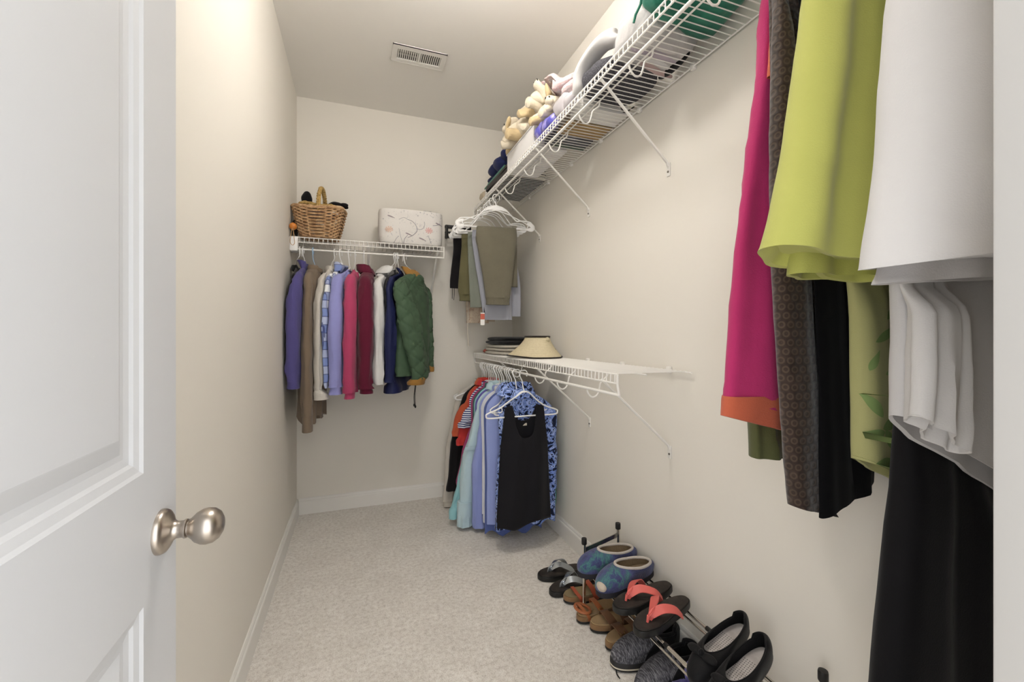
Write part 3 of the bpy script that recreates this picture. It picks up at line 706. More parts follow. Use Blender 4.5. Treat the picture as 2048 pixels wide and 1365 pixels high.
for P_, r_ in (([(-.055, .0), (-.05, .03), (-.03, .055)], .0014), ([(-.03, .155), (.0, .145), (.025, .115), (.028, .085), (.0, .055), (-.03, .04)], .0016), ([(.028, .10), (.055, .098), (.075, .12), (.075, .15)], .0012), ([(-.03, .155), (-.055, .165), (-.085, .15)], .0011), ([(-.115, .0), (-.10, .03), (-.085, .045)], .0012), ([(.12, .01), (.11, .035), (.10, .06)], .0011), ([(-.06, .0), (-.075, .045), (-.085, .095)], .001), ([(.13, .13), (.155, .135), (.18, .15)], .0016)):
    finish('printed_branch', MB().tube(curve(on_front(P_), 16), r_, 6, up=(0, 1, 0), flat=.4), M_br, bn)
for (x, z, c_) in ((-.145, .085, '#d9bba9'), (.105, .095, '#d9aaa6')):
    m = MB()
    for k in range(9):
        a = 2 * PI * k / 9 + .3; m.tube([on_front([(x, z)])[0], on_front([(x + .024 * math.cos(a), z + .020 * math.sin(a))])[0]], [.0012, .0042], 6, up=(0, 1, 0), flat=.15)
    finish('printed_flower', m, paint('blossom' + c_, c_, .9), bn)
for (x, z) in ((-.025, .06), (.06, .035), (.168, .142), (-.135, .165)):
    finish('printed_bird', MB().tube(on_front([(x - .018, z + .008), (x - .008, z + .005), (x + .006, z), (x + .026, z - .008)]), [.003, .004, .0035, .001], 8, up=(0, 1, 0), flat=.2), paint('bird_print', '#9a8f94', .9), bn)
t1 = finish('folded_shirt', MB().blob((.26, 2.89, Zd + .205), (.085, .07, .035), .25, 16, 4, ridge=False), fabric('#8f9a98'), None); tag(t1, 'grey green folded cloth showing over the rim of the fabric bin', 'clothing')
t2 = finish('folded_shirt', MB().blob((.440, 2.89, Zd + .205), (.055, .06, .042), .25, 20, 6), fabric('#5d5368'), None); tag(t2, 'muted purple folded cloth showing over the rim of the fabric bin', 'clothing')

# ---------------------------------------------------------------- trousers hanging at the far end of the upper right rod
RU = ZU - .072; XRod = XR - .30
pg = 'trousers hanging in the far corner'; phg = 'moulded white hangers in the far corner'
def trousers(label, y, mat, xl, xr, zt, zb, xl2=None, xr2=None, zb2=None, seed=1, rz=0, cuffm=None, gather=False, moulded=True, hl=None, slim=True, th=.018, tie=None, nm='trousers', cat='trousers', hy=None, hang=True):
    """trousers folded over the bar of a hanger: front leg panel and the longer or shorter back panel"""
    t = thing(nm, label, cat, (XRod, y, RU), rz, pg)
    X0 = lambda x: x - XRod; Z0 = lambda z: z - RU
    fold_top = loft(MB(), [(X0((xl + xr) / 2), 0, Z0(zt), (xr - xl) / 2 * .97, th * .5), (X0((xl + xr) / 2), 0, Z0(zt - .012), (xr - xl) / 2, th * 1.2), (X0((xl + xr) / 2), -.006, Z0(zt - .09), (xr - xl) / 2, th * 1.5),
                           (X0((xl * .4 + xl2 * .6 + xr * .4 + xr2 * .6) / 2), -.010, Z0(zt * .4 + zb * .6), (xr * .4 + xr2 * .6 - xl * .4 - xl2 * .6) / 2, th * 1.35), (X0((xl2 + xr2) / 2), -.010, Z0(zb + .05), (xr2 - xl2) / 2, th * 1.3), (X0((xl2 + xr2) / 2), -.010, Z0(zb), (xr2 - xl2) / 2 * (.92 if gather else 1), th * (1.5 if gather else 1.1))],
                    36, 34, (1.6, .004), (16, .005), 3.4, seed)
    leg = finish('front_leg', fold_top, mat, t)
    if gather:
        c_ = finish('gathered_cuff', loft(MB(), [(X0((xl2 + xr2) / 2), -.010, Z0(zb + .004), (xr2 - xl2) / 2 * .92, th * 1.4), (X0((xl2 + xr2) / 2), -.010, Z0(zb - .022), (xr2 - xl2) / 2 * .88, th * 1.2), (X0((xl2 + xr2) / 2), -.010, Z0(zb - .042), (xr2 - xl2) / 2 * .90, th * 1.3)], 60, 8, (12, .003), (60, .002), 3.4, seed), mat, leg)
    zb2 = zb2 or zb + .05
    bl_ = finish('back_leg', loft(MB(), [(X0((xl + xr) / 2), th * 1.6, Z0(zt - .006), (xr - xl) / 2 * .96, th * .6), (X0((xl + xr) / 2) + .01, th * 2.4, Z0(zt - .10), (xr - xl) / 2 * 1.02, th * 1.3), (X0((xl2 + xr2) / 2) + .045, th * 2.6, Z0(zt * .4 + zb2 * .6), (xr2 - xl2) / 2 * 1.12, th * 1.3), (X0((xl2 + xr2) / 2) + .05, th * 2.4, Z0(zb2), (xr2 - xl2) / 2 * 1.1, th * 1.2)], 34, 28, (1.6, .005), (16, .005), 3.2, seed + 3), mat, t)
    if tie:
        for k in (0, 1): finish('tie_cord', MB().tube(curve([(X0(tie + .012 * k), -.012, Z0(zb + .01)), (X0(tie + .014 * k), -.018, Z0(zb - .03)), (X0(tie + .010 * k), -.014, Z0(zb - .075 - .008 * k))], 10), .002, 6), fabric('#1a191a'), t)
    hh_ = None
    if hang: hh_ = hanger(hl, (XRod, y, RU), rz, M_plast, phg,   .225 if not slim else .20, .155 if not slim else .160, True, moulded, slim=slim)
    pack('corner', y, t, hh_)
    return t
trousers('olive green cuffed jogger trousers folded in front of the others', 2.58, fabric('#757060', 300, .5, .12), .705, .965, 1.862, 1.41, .755, .925, 1.49, 51, D(-6), gather=True, slim=False, hl='moulded white hanger with the olive joggers')
trousers('pale grey blue slacks behind the olive joggers', 2.66, fabric('#a7a9b3', 380, .15, .06), .70, .955, 1.862, 1.275, .768, .960, 1.30, 52, D(-16), hl='moulded white hanger with the grey blue slacks', th=.013)
trousers('sage green trousers behind the grey blue slacks', 2.715, fabric('#878b80', 340, .3, .1), .685, .93, 1.862, 1.36, .700, .86, 1.40, 53, D(-18), hl='moulded white hanger with the sage trousers', th=.012)
trousers('khaki green cropped trousers with a rumpled hem', 2.79, fabric('#6f6a4c', 300, .4, .14), .660, .90, 1.862, 1.45, .638, .80, 1.48, 54, D(-16), hl='moulded white hanger with the khaki trousers', gather=True, th=.016)
trousers('black trousers with dangling tie cords nearest the back wall', 2.88, fabric('#1c1a1c', 300, .3, .1), .622, .88, 1.845, 1.50, .600, .78, 1.54, 55, D(-6), hl='moulded white hanger with the black trousers', th=.016, tie=.615)
g = G('faded_floral_cotton'); g.color(g.ramp(g.noise(26, 4, .6, 1.2), [(.35, '#cbb59f'), (.5, '#d9c9b4'), (.62, '#bfa08a'), (.75, '#b9b7a2')])); M_fadeflor = g.done(.9)
trousers('faded cream floral skirt showing under the far trousers', 2.945, M_fadeflor, .71, .92, 1.80, 1.262, .728, .890, 1.275, 56, 0, hl='moulded white hanger with the floral skirt', th=.010, nm='skirt', cat='skirt')
cd = finish('drawstring', MB().tube(curve([(.728, 2.905, 1.50), (.730, 2.900, 1.38), (.726, 2.900, 1.22), (.733, 2.900, 1.10)], 20), .0030, 6), paint('cream_cord', '#ddd2c2', .9), None, loc=(.728, 2.90, 1.10)); tag(cd, 'long cream drawstring dangling below the far trousers', 'cord')
tg = thing('price_tag', 'white price tag with a red band below the slacks', 'tag', (.757, 2.632, 1.24))
finish('card', MB().box((0, 0, .040), (.028, .0012, .080), .0004), paint('tag_white', '#f0eeea', .6), tg, False); finish('red_band', MB().box((0, -.0008, .055), (.028, .0012, .036), .0003), paint('tag_red', '#cf6a58', .6), tg, False)
for k, (x, z, lb) in enumerate(((.735, 1.40, 'small black tag hanging between the khaki and sage trousers'), (.79, 1.345, 'larger black tag hanging beside the price tag'))):
    tag(finish('garment_tag', MB().box((x, 2.655 + .10 * (1 - k), z), (.034, .0016, .062), .0005), fabric('#151416'), None, False, (x, 2.655 + .10 * (1 - k), z)), lb, 'tag')
bh = thing('clip_hanger', 'black bar hanger with clips against the back wall', 'hanger', (.70, 3.0, 1.86), D(4))
finish('bar', MB().box((-.02, 0, .085), (.19, .030, .022), .004), M_blackp, bh); finish('bar', MB().box((-.02, 0, .045), (.19, .022, .012), .003), M_blackp, bh); finish('bar', MB().box((-.02, 0, .012), (.19, .022, .012), .003), M_blackp, bh)
for x in (-.105, .055): finish('clip', MB().box((x, -.004, .045), (.016, .034, .090), .003), M_blackp, bh)
finish('hook', MB().tube(curve([(.13, 0, .235), (.128, 0, .21), (.118, 0, .150), (.075, 0, .10)], 14), .003, 8), M_chrome, bh)
for y, A, lb in ((2.755, -20, 'empty moulded white hanger next to the corner bracket'),):
    pack('corner', y, hanger(lb, (XRod, y, RU), D(A), M_plast, phg, .215, .140, True, True, slim=True))

# ---------------------------------------------------------------- shirts packed on the lower right rod
RL = ZL - .072; sg = 'tops hanging on the lower right rod'; shg = 'white hangers on the lower right rod'
def low(label, y, mat, zb, xs, xb, zhem, rz=-4, sa=.052, sb=.028, bt=.022, collar=('round', .016, .058, .04), cuff=None, nm='shirt', seed=1, right=True, zr=None, xr=.215, hl=None, mid=None, W=.165, bw=.172, bx=.035, **k):
    """xs, xb: world x of the left shoulder tip and the left sleeve end"""
    dx = xb - XRod; zr = zr if zr is not None else zb - RL
    sl_ = [side_sleeve(-1, xs - XRod + .02, -.200, dx, zb - RL, sa, sb, mid)]
    if right: sl_.append(side_sleeve(1, .185, -.200, xr, zr, sa * .8, sb))
    return garment(nm, label, 'top', (XRod, y, RL), D(rz), mat, sg, W=W, hem=zhem - RL, bt=bt, bw=bw, bx=bx, sleeves=sl_, collar=collar, cuff=cuff, seed=seed, fold=(2.6, .007), hgroup=shg, hlabel=hl, nv=26, hwid=.115, **k)
low('cream long sleeved top nearest the back wall on the lower rod', 2.86, fabric('#cfc8bd'), .05, .645, .585, .12, seed=61, sa=.045, nm='sweater', cuff=(.07, .9), hl='white hanger holding the cream top')
low('black long sleeved top beside the cream top', 2.82, fabric('#1a181a'), .13, .675, .600, .06, seed=62, sa=.045, nm='sweater', hl='white hanger holding the black long sleeved top')
low('orange short sleeved polo shirt', 2.775, fabric('#c95f41'), .505, .700, .635, .35, seed=63, sa=.055, sb=.03, right=True, zr=-.42, collar=('fold', .025, .058, .04), hl='white hanger holding the orange polo')
low('coral red short sleeved shirt', 2.73, fabric('#cd3f3c'), .455, .725, .650, .30, seed=64, sa=.050, sb=.026, zr=-.42, collar=('fold', .025, .058, .04), hl='white hanger holding the coral red shirt')
low('navy and white striped tee', 2.695, M_stripe, .575, .745, .655, .30, seed=65, sa=.050, sb=.024, zr=-.40, hl='white hanger holding the striped tee')
low('magenta pink long top', 2.655, fabric('#a94475'), .22, .750, .620, .25, seed=66, sa=.038, sb=.020, hl='white hanger holding the magenta top')
low('slate green long sleeved shirt', 2.615, fabric('#4d6a6a'), .02, .755, .628, .10, seed=67, sa=.050, sb=.030, hl='white hanger holding the slate green shirt')
low('bright aqua shirt with a flared cuff near the floor', 2.575, fabric('#9fd3da'), .085, .745, .575, .18, seed=68, sa=.042, sb=.028, cuff=(.07, 1.3), hl='white hanger holding the bright aqua shirt')
fs_ = low('pale aqua fishing shirt with flap pockets', 2.51, fabric('#c3dbe3', 300, .3, .06), .045, .715, .625, .10, seed=69, sa=.062, sb=.040, collar=('fold', .03, .058, .04), hl='white hanger holding the pale aqua fishing shirt', mid=-.175)
finish('pocket_flap', MB().box((-.185, -.050, -.475), (.075, .006, .024), .002), fabric('#c3dbe3', 300, .3, .06), fs_); finish('cuff_pleats', loft(MB(), [(-.203, -.004, -.80, .058, .042), (-.205, -.004, -.87, .060, .043), (-.206, -.004, -.945, .059, .042)], 30, 20, (3, .006), (40, .004), 2.3, 4), fabric('#c3dbe3', 300, .3, .06), fs_)
low('periwinkle blue long sleeved blouse', 2.46, fabric('#97a3dc', 320, .25, .07), .03, .730, .690, .08, seed=70, sa=.056, sb=.042, mid=-.13, hl='white hanger holding the periwinkle blouse', nm='blouse')
low('white blouse showing between the periwinkle sleeves', 2.42, fabric('#e2e4ea'), .07, .745, .735, .12, seed=71, sa=.045, sb=.03, hl='white hanger holding the white blouse', nm='blouse')
low('purple jersey with the cuff brushing the carpet', 2.555, fabric('#6b62b0'), .012, .745, .628, .22, seed=72, sa=.042, sb=.030, cuff=(.08, .95), mid=-.14, hl='white hanger holding the purple jersey')
low('slate blue tunic with an uneven hem', 2.355, fabric('#5b6ba6'), .30, .76, .76, .03, seed=73, right=False, sa=.04, hl='white hanger holding the slate blue tunic', nm='tunic', wave=.02)
low('sky blue buttoned shirt', 2.32, fabric('#9dabe2', 300, .25, .06), .16, .80, .80, .10, seed=74, sa=.045, sb=.03, collar=('fold', .03, .058, .04), hl='white hanger holding the sky blue shirt')
low('teal green cardigan with a cuff beside the right wall', 2.28, fabric('#57a596'), .35, .86, .88, .45, W=.10, bw=.12, bx=.10, seed=75, sa=.05, sb=.03, zr=-.80, xr=.225, rz=-8, hl='white hanger holding the teal cardigan', cuff=(.06, 1.0), nm='cardigan')
low('navy blouse printed with light blue leaves behind the black tank', 2.215, M_leafblue, .11, .775, .735, .13, seed=76, sa=.034, sb=.030, bx=.07, bw=.160, W=.160, zr=-.66, xr=.215, collar=('fold', .05, .075, .05), hl='white hanger holding the leaf print blouse', nm='blouse', wave=.012, bt=.03)
# black tank on the nearest hanger: two sheets with a scooped neck
tk = thing('tank_top', 'black scoop neck tank top on the nearest lower hanger', 'top', (XRod + .025, 2.15, RL), 0, sg)
M_tank = fabric('#17161b', 380, .2, .1, .7, .1)
def tank_sheet(front):
    m = MB(); nx, nz_ = 61, 44; vs = []; fs = []; idx = {}
    for jx in range(nx):
        s_ = -1 + 2 * jx / (nx - 1); a_ = abs(s_)
        for jz in range(nz_):
            t = jz / (nz_ - 1)
            w_ = .118 + .022 * min(1, max(0, (t - .22) / .18)) + .022 * t * t
            neck = (-.350 if front else -.262); 
            if a_ < .60: top = neck + (-.175 - neck) * (a_ / .60) ** 3.0
            elif a_ < .94: top = -.175 - .03 * (a_ - .6)
            else: top = -.183 - (.22) * ((a_ - .94) / .06) ** .8
            z = top + (-.815 + .010 * math.sin(s_ * 5) + (.02 * s_ if front else .01) - top) * t
            zz = (-.15 - z) / .66; w_ = .125 - .012 * math.exp(-((zz - .12) / .1) ** 2) + .032 * zz
            x = s_ * w_
            sg_ = -1 if front else 1
            y = sg_ * (.006 + .028 * (1 - a_ ** 2.5) * min(1, zz * 2.2)) + .007 * math.sin(s_ * 7 + zz * 2) * min(1, zz * 1.5)
            if front:  # soft swags below the neck
                y -= .006 * math.exp(-((a_ - .25 - .25 * zz) / .09) ** 2) * max(0, 1 - zz * 1.2)
            idx[jx, jz] = len(vs); vs.append((x, y, z))
    for jx in range(nx - 1):
        for jz in range(nz_ - 1): fs.append((idx[jx, jz], idx[jx + 1, jz], idx[jx + 1, jz + 1], idx[jx, jz + 1]))
    return m.add(vs, fs)
for nm, fr_ in (('front_panel', True), ('back_panel', False)):
    o = finish(nm, tank_sheet(fr_), M_tank, tk); md = o.modifiers.new('cloth_thickness', 'SOLIDIFY'); md.thickness = .0025
finish('neck_label', MB().box((.0, .018, -.285), (.042, .0015, .014), .0004), paint('label_cream', '#d9d2bf', .8), tk, False)
pack('low', 2.15, tk, hanger('white hanger holding the black tank top', (XRod + .015, 2.15, RL), 0, M_plast, shg, .197))
for y, lb in ((2.885, 'white hanger at the very end of the lower rod by the back wall'), (2.84, 'empty white hanger between the cream and the black long tops')): pack('low', y, hanger(lb, (XRod, y, RL), D(-4), M_plast, shg, .19))
for rod_, ax_, lo_, hi_, zt_ in (('back', 'x', XL + .003, .488, RB - .030), ('low', 'y', -9, YB - .02, RL - .030), ('corner', 'y', -9, YB - .004, RU - .030)):
    press_apart([g_ for _, g_ in sorted(PACK[rod_], key=lambda e: e[0])], ax_, lo_, hi_, zt_, .30, 8 if rod_ == 'back' else 6)

# ---------------------------------------------------------------- folded clothes and visor on the lower shelf
Zs = ZL + .003
def folded(name, label, c, size, mat, layers, seed, rz=0):
    t = thing(name, label, 'clothing', c, rz); lh = size[2] / layers
    for i in range(layers):
        m = MB().blob((random.Random(seed + i).uniform(-.006, .006), 0, lh * (i + .5)), (size[0] / 2 * (1 - .02 * i), size[1] / 2, lh * .66), .07, 9, seed + i, 48, 22, p=3.0)
        finish('fold', m, mat, t)
    return t
folded('folded_sweater', 'cream sweater folded under the black one on the lower shelf', (.965, 2.72, Zs), (.25, .46, .066), fabric('#cfc7ba', 200, .5), 3, 4, D(4))
bk_ = folded('folded_sweater', 'black sweater folded on top of the cream one on the lower shelf', (.965, 2.73, Zs + .068), (.24, .44, .046), fabric('#111014', 240, .4), 2, 14, D(2))
tag(finish('folded_shirt', MB().blob((.864, 2.905, Zs + .017), (.024, .036, .015), .1, 20, 3), fabric('#b85d4e'), None), 'small rust red garment tucked into the cream sweater', 'clothing')
vi = thing('sun_visor', 'cream straw sun visor with dark trim on the lower shelf', 'hat', (.965, 2.30, Zs))
g = G('woven_cream_straw'); wv = g.n('ShaderNodeTexWave', {'Vector': g.tc, 'Scale': 90.0, 'Distortion': 1.5}, bands_direction='Z').outputs[1]
g.color(g.ramp(g.math('ADD', g.math('MULTIPLY', wv, .4), g.math('MULTIPLY', g.noise(120, 3), .6)), [(.3, '#c7b894'), (.6, '#ded3b4')])); g.bump(wv, .4, .0015); M_visor = g.done(.8)
def vis(th, t):   # crown band at the top flaring into a broad brim; opens toward the wall
    R = .070 + .105 * t ** 1.25 * (.35 + .65 * max(0, math.cos(th * .5)) ** .7); z = .118 - .112 * t ** .85 + .006 * math.cos(th * 2) * t
    return Vector((-R * math.cos(th) * 1.0 + .03, R * math.sin(th) * 1.22, max(z, .004)))
m = MB(); vs = []; fs = []; nt_, nr_ = 60, 16
for k in range(nt_ + 1):
    th = -2.45 + 4.9 * k / nt_
    for i in range(nr_): vs.append(vis(th, i / (nr_ - 1)))
for k in range(nt_):
    for i in range(nr_ - 1): fs.append((k * nr_ + i, k * nr_ + i + 1, (k + 1) * nr_ + i + 1, (k + 1) * nr_ + i))
o = finish('brim', m.add(vs, fs), M_visor, vi); md = o.modifiers.new('thickness', 'SOLIDIFY'); md.thickness = .003
M_vtrim = fabric('#2b241f', 300, .3)
finish('brim_trim', MB().tube([vis(-2.45 + 4.9 * k / 60, 1.0) for k in range(61)], .0042, 8), M_vtrim, vi)
finish('crown_trim', MB().tube([vis(-2.45 + 4.9 * k / 60, 0) + Vector((0, 0, .002)) for k in range(61)], .0050, 8), M_vtrim, vi)
bowm = MB().blob((.055, -.075, .100), (.018, .022, .020), .12, 20, 2); finish('bow', bowm, M_visor, vi)
finish('strap', MB().tube(curve([vis(-2.45, 0), (.07, -.07, .085), (.085, -.085, .055), (.10, -.10, .045)], 14), .004, 8, flat=.4), M_vtrim, vi)

# ---------------------------------------------------------------- belongings on the upper right shelf
Zt = ZU + .003
def slab(c, size, bevel=.003, rot=None): return MB().box(c, size, bevel, 2, rot)
tag(finish('plush_hat', MB().blob((.90, 3.0, Zt + .052), (.055, .06, .052), .18, 22, 3), fabric('#cfc0a8', 120, .8), None), 'fuzzy cream hat at the far end of the upper shelf', 'hat')
bx_ = thing('paper_box', 'small white paper box beside the fuzzy hat on the upper shelf', 'box', (.915, 2.885, Zt)); finish('carton', slab((0, 0, .045), (.10, .12, .09), .002), paint('white_card', '#e6e4e0', .7), bx_, False); finish('lid', slab((0, 0, .095), (.106, .126, .012), .002), paint('green_card', '#2f6a56', .6), bx_, False)
def book(label, c, size, cover, pages='#e2dccd', group='dark books stacked on the upper shelf', rz=0):
    b = thing('book', label, 'book', c, rz, group)
    finish('page_block', slab((.003, 0, size[2] / 2), (size[0] - .006, size[1] - .006, size[2] - .005), .0005), paint('pages' + pages, pages, .9), b, False)
    for z in (.00125, size[2] - .00125): finish('cover', slab((0, 0, z), (size[0], size[1], .0025), .0006), cover, b, False)
    finish('spine', slab((-size[0] / 2 + .001, 0, size[2] / 2), (.0022, size[1], size[2]), .0006), cover, b, False)
    return b
zz = Zt
for lb, h, c_, dx in (('black covered book at the bottom of the stack on the upper shelf', .020, '#171518', 0), ('dark brown book above the bottom black one', .016, '#231d1b', .004), ('charcoal album in the middle of the book stack', .020, '#232022', -.003), ('brown album below the green edged notebook', .016, '#2c2420', .002)):
    book(lb, (.972, 2.625, zz), (.250, .43, h), paint('cover' + c_, c_, .55), rz=D(1 - dx * 400)) ; zz += h + .0005
book('white notebook with a green edge on top of the dark books', (.97, 2.66, zz), (.235, .36, .020), paint('white_green_cover', '#3b7a6c', .5), '#dad7d0'); zz += .0205
def lumps(name, label, cat, spots, mat, loc, amp=.16, freq=16, seed=0, nm='fold', ridge=False, flat=None):
    t = thing(name, label, cat, loc)
    for i, (c, r) in enumerate(spots): finish(nm, MB().blob(Vector(c) - Vector(loc), r, amp, freq, seed + i, 30, 20, ridge=ridge, flat=flat), mat, t)
    return t
lumps('sweatpants', 'navy blue sweatpants heaped on the books on the upper shelf', 'clothing', [((.90, 2.72, zz + .052), (.075, .085, .050)), ((.895, 2.60, zz + .050), (.070, .075, .048)), ((.93, 2.84, zz + .030), (.07, .075, .03)), ((.90, 2.52, zz + .085), (.06, .06, .040))], fabric('#262c55', 260, .3), (.90, 2.68, zz + .004), .20, 12, 2)
# white file box: front face leans over the lip, seen from below through the wires
fb = thing('file_box', 'flat white carton with faint print on the upper shelf', 'box', (.937, 2.195, Zt))
finish('carton', slab((0, 0, .055), (.190, .405, .110), .003), paint('white_carton', '#e9e7e6', .6, 60, .02), fb, False)
finish('lid_flap', slab((-.002, 0, .113), (.196, .411, .006), .002), paint('white_carton2', '#efedec', .6), fb, False)
finish('red_mark', slab((.03, .165, -.0006), (.03, .012, .0012), 0), paint('red_print', '#b86a5c', .7), fb, False)
# plush toys
def plush(label, c, scale, seed, ear=True, rz=0):
    t = thing('plush_toy', label, 'toy', c, rz, 'plush toys heaped on the upper shelf'); M1 = fabric('#e4d8c1', 90, .9, .1); M2 = fabric('#d6bf95', 90, .9, .1); S = scale
    finish('body', MB().blob((0, 0, .055 * S), (.060 * S, .075 * S, .055 * S), .12, 22, seed), M1, t)
    hd = finish('head', MB().blob((-.025 * S, -.070 * S, .088 * S), (.044 * S, .046 * S, .043 * S), .06, 22, seed + 1), M1, t)
    finish('muzzle', MB().blob((-.058 * S, -.082 * S, .076 * S), (.020 * S, .024 * S, .018 * S), .03, 20, seed + 2), M1, hd)
    for s_ in (-1, 1):
        if ear: finish('ear', MB().blob((-.035 * S, (-.070 + s_ * .046) * S, .078 * S), (.014 * S, .016 * S, .040 * S), .06, 20, seed + 3), M2, hd)
        finish('eye', MB().blob((-.066 * S, (-.072 + s_ * .016) * S, .098 * S), (.004, .004, .005), 0, 3, 0, 10, 8), M_blackp, hd)
        finish('arm', MB().tube(curve([(-.02 * S, s_ * .05 * S, .07 * S), (-.05 * S, s_ * .065 * S, .05 * S), (-.075 * S, s_ * .055 * S, .032 * S)], 10), [.020 * S, .021 * S, .021 * S, .020 * S, .02 * S, .019 * S, .018 * S, .018 * S, .016 * S, .010 * S], 10), M1, t)
        finish('leg', MB().tube(curve([(-.02 * S, s_ * .035 * S, .03 * S), (-.065 * S, s_ * .045 * S, .024 * S), (-.095 * S, s_ * .05 * S, .02 * S)], 10), [.024 * S, .024 * S, .024 * S, .024 * S, .023 * S, .022 * S, .022 * S, .022 * S, .02 * S, .012 * S], 10), M2 if s_ > 0 else M1, t)
    return t
zp = Zt + .118
plush('cream plush dog with golden ears and two eyes facing out on the upper shelf', (.915, 2.03, zp + .055), 1.3, 3)
plush('cream plush toy slumped over the flat white carton', (.91, 2.18, zp), 1.35, 13, False, D(20))
plush('golden cream plush toy lying on its side next to the navy sweatpants', (.91, 2.32, zp), 1.2, 23, True, D(-35))
plush('small pale plush toy squeezed under the pink blanket', (.89, 1.90, Zt + .07), .95, 33, False, D(10))
g = G('pink_fleece_print'); g.color(g.ramp(g.noise(38, 4, .65), [(.35, '#c9c0c4'), (.5, '#d6c3c2'), (.62, '#d9b3b2'), (.75, '#d8d4d2')])); g.bump(g.noise(200), .8, .004); M_pinkbl = g.done(.95, 0, .3, .1)
pb = thing('fleece_blanket', 'pale pink patterned fleece blanket heaped over the plush toys', 'blanket', (.95, 1.86, Zt + .20))
for i, (c, r) in enumerate((((.94, 1.985, Zt + .245), (.075, .075, .048)), ((.945, 1.88, Zt + .235), (.08, .09, .040)), ((.935, 1.77, Zt + .185), (.085, .09, .038)), ((.93, 1.66, Zt + .115), (.085, .08, .040)), ((.97, 2.06, Zt + .22), (.07, .06, .06)))):
    finish('fold', MB().blob(Vector(c) - pb.location, r, .20, 14, 70 + i, 36, 24), M_pinkbl, pb)
tag(finish('linen_pile', MB().blob((1.0, 1.80, Zt + .122), (.10, .16, .062), .10, 12, 5, flat=Zt + .0765, p=3), fabric('#d9d2c8'), None), 'off white folded linen under the pink blanket', 'clothing')
g = G('violet_plastic_film'); g.color(g.ramp(g.noise(20, 3), [(.4, '#5a58b6'), (.6, '#a79fd6')])); M_violet = g.done(.25, 0, 0, .5)
lumps('plastic_bag', 'crinkled violet plastic bag at the edge of the upper shelf', 'bag', [((.855, 1.925, Zt + .050), (.028, .062, .042)), ((.853, 1.850, Zt + .042), (.026, .056, .034)), ((.855, 1.785, Zt + .036), (.027, .050, .031))], M_violet, (.86, 1.89, Zt + .005), .30, 22, 4, 'crease')
g = G('clear_plastic_film'); g.color('#cfc9cc'); M_clear = g.done(.12, 0, 0, .6, 0, .75)
lumps('plastic_bag', 'clear plastic bag bulging over the edge beside the violet one', 'bag', [((.851, 1.685, Zt + .055), (.028, .070, .046)), ((.849, 1.62, Zt + .040), (.026, .045, .034))], M_clear, (.855, 1.67, Zt + .004), .25, 18, 6, 'crease')
# bamboo mat, document case, framed board lying on the deck
bm_ = thing('bamboo_mat', 'natural bamboo slat mat lying flat on the upper shelf', 'mat', (1.00, 1.76, Zt)); M_bam = fabric('#b49566', 200, .2)
st = None
for k in range(9):
    if st is None: st = finish('slat', slab((0, 0, .003), (.225, .0125, .006), .0015), M_bam, bm_, False); st.location = (0, -.056, 0)
    else: copy_part(st, bm_, (0, -.056 + .014 * k, 0))
dc_ = thing('document_case', 'dark green and grey document case behind the bamboo mat', 'case', (.995, 1.905, Zt)); finish('shell', slab((0, 0, .014), (.215, .12, .028), .006), paint('grey_case', '#55545a', .5), dc_); finish('green_panel', slab((.02, .03, -.0008), (.17, .030, .0016), 0), paint('green_case', '#46564a', .5), dc_, False)
wb = thing('gift_box', 'white flat box next to the bamboo mat on the upper shelf', 'box', (1.00, 1.628, Zt)); finish('carton', slab((0, 0, .03), (.225, .115, .06), .003), paint('white_card', '#e6e4e0', .7), wb, False); finish('lid', slab((0, 0, .066), (.231, .121, .012), .003), paint('white_card_lid', '#efeeec', .7), wb, False)
# grey striped tote with white rim
tt = thing('tote_bag', 'charcoal tote bag with a white canvas edge lying on the upper shelf', 'bag', (.985, 1.43, Zt))
g = G('charcoal_tweed'); g.color(g.ramp(g.noise(240, 3, .7), [(.35, '#2b2a2d'), (.6, '#55545a'), (.75, '#8d8c92')])); M_tweed = g.done(.9)
finish('bag_body', MB().blob((-.01, .03, .055), (.135, .15, .055), .10, 9, 5, 40, 24, flat=.001, p=2.8), M_tweed, tt)
finish('canvas_edge', MB().tube(curve([(-.135, .165, .03), (-.128, .10, .105), (-.11, .0, .150), (-.105, -.11, .135), (-.11, -.20, .085)], 30), [.024 + .012 * math.sin(PI * i / 29) for i in range(30)], 12, flat=.7), fabric('#c8c6c4', 380, .15), tt)
finish('strap', MB().tube(curve([(.02, .06, .004), (.07, .13, .003), (.10, .16, .003), (.11, .10, .003)], 20), .004, 8, flat=.5), M_blackp, tt)
# clear bag of folded laundry
cb = thing('laundry_bag', 'see through bag of white folded laundry on the upper shelf', 'bag', (.985, 1.245, Zt))
M_laun = fabric('#c2bfbd', 60, .8, .12)
finish('folded_laundry', MB().blob((-.01, .0, .062), (.135, .115, .060), .12, 14, 8, 44, 26, flat=.003, p=3.2), M_laun, cb)
for k in range(4): finish('laundry_fold', MB().blob((-.03 + .02 * k, -.05 + .035 * k, .012), (.10, .018, .014), .10, 20, k), fabric(('#cfcbc9', '#b9aeb8', '#dcdad9', '#c3a9a6')[k]), cb)
finish('dark_sock', MB().blob((.085, .02, .012), (.022, .085, .014), .12, 20, 3), fabric('#141315'), cb)
finish('film', MB().blob((-.005, 0, .072), (.142, .125, .074), .10, 12, 9, 40, 24, flat=.001, p=2.8), paint('clear_film', '#dddddd', .08, 0, 0, 0, .6, 0, .12), cb)
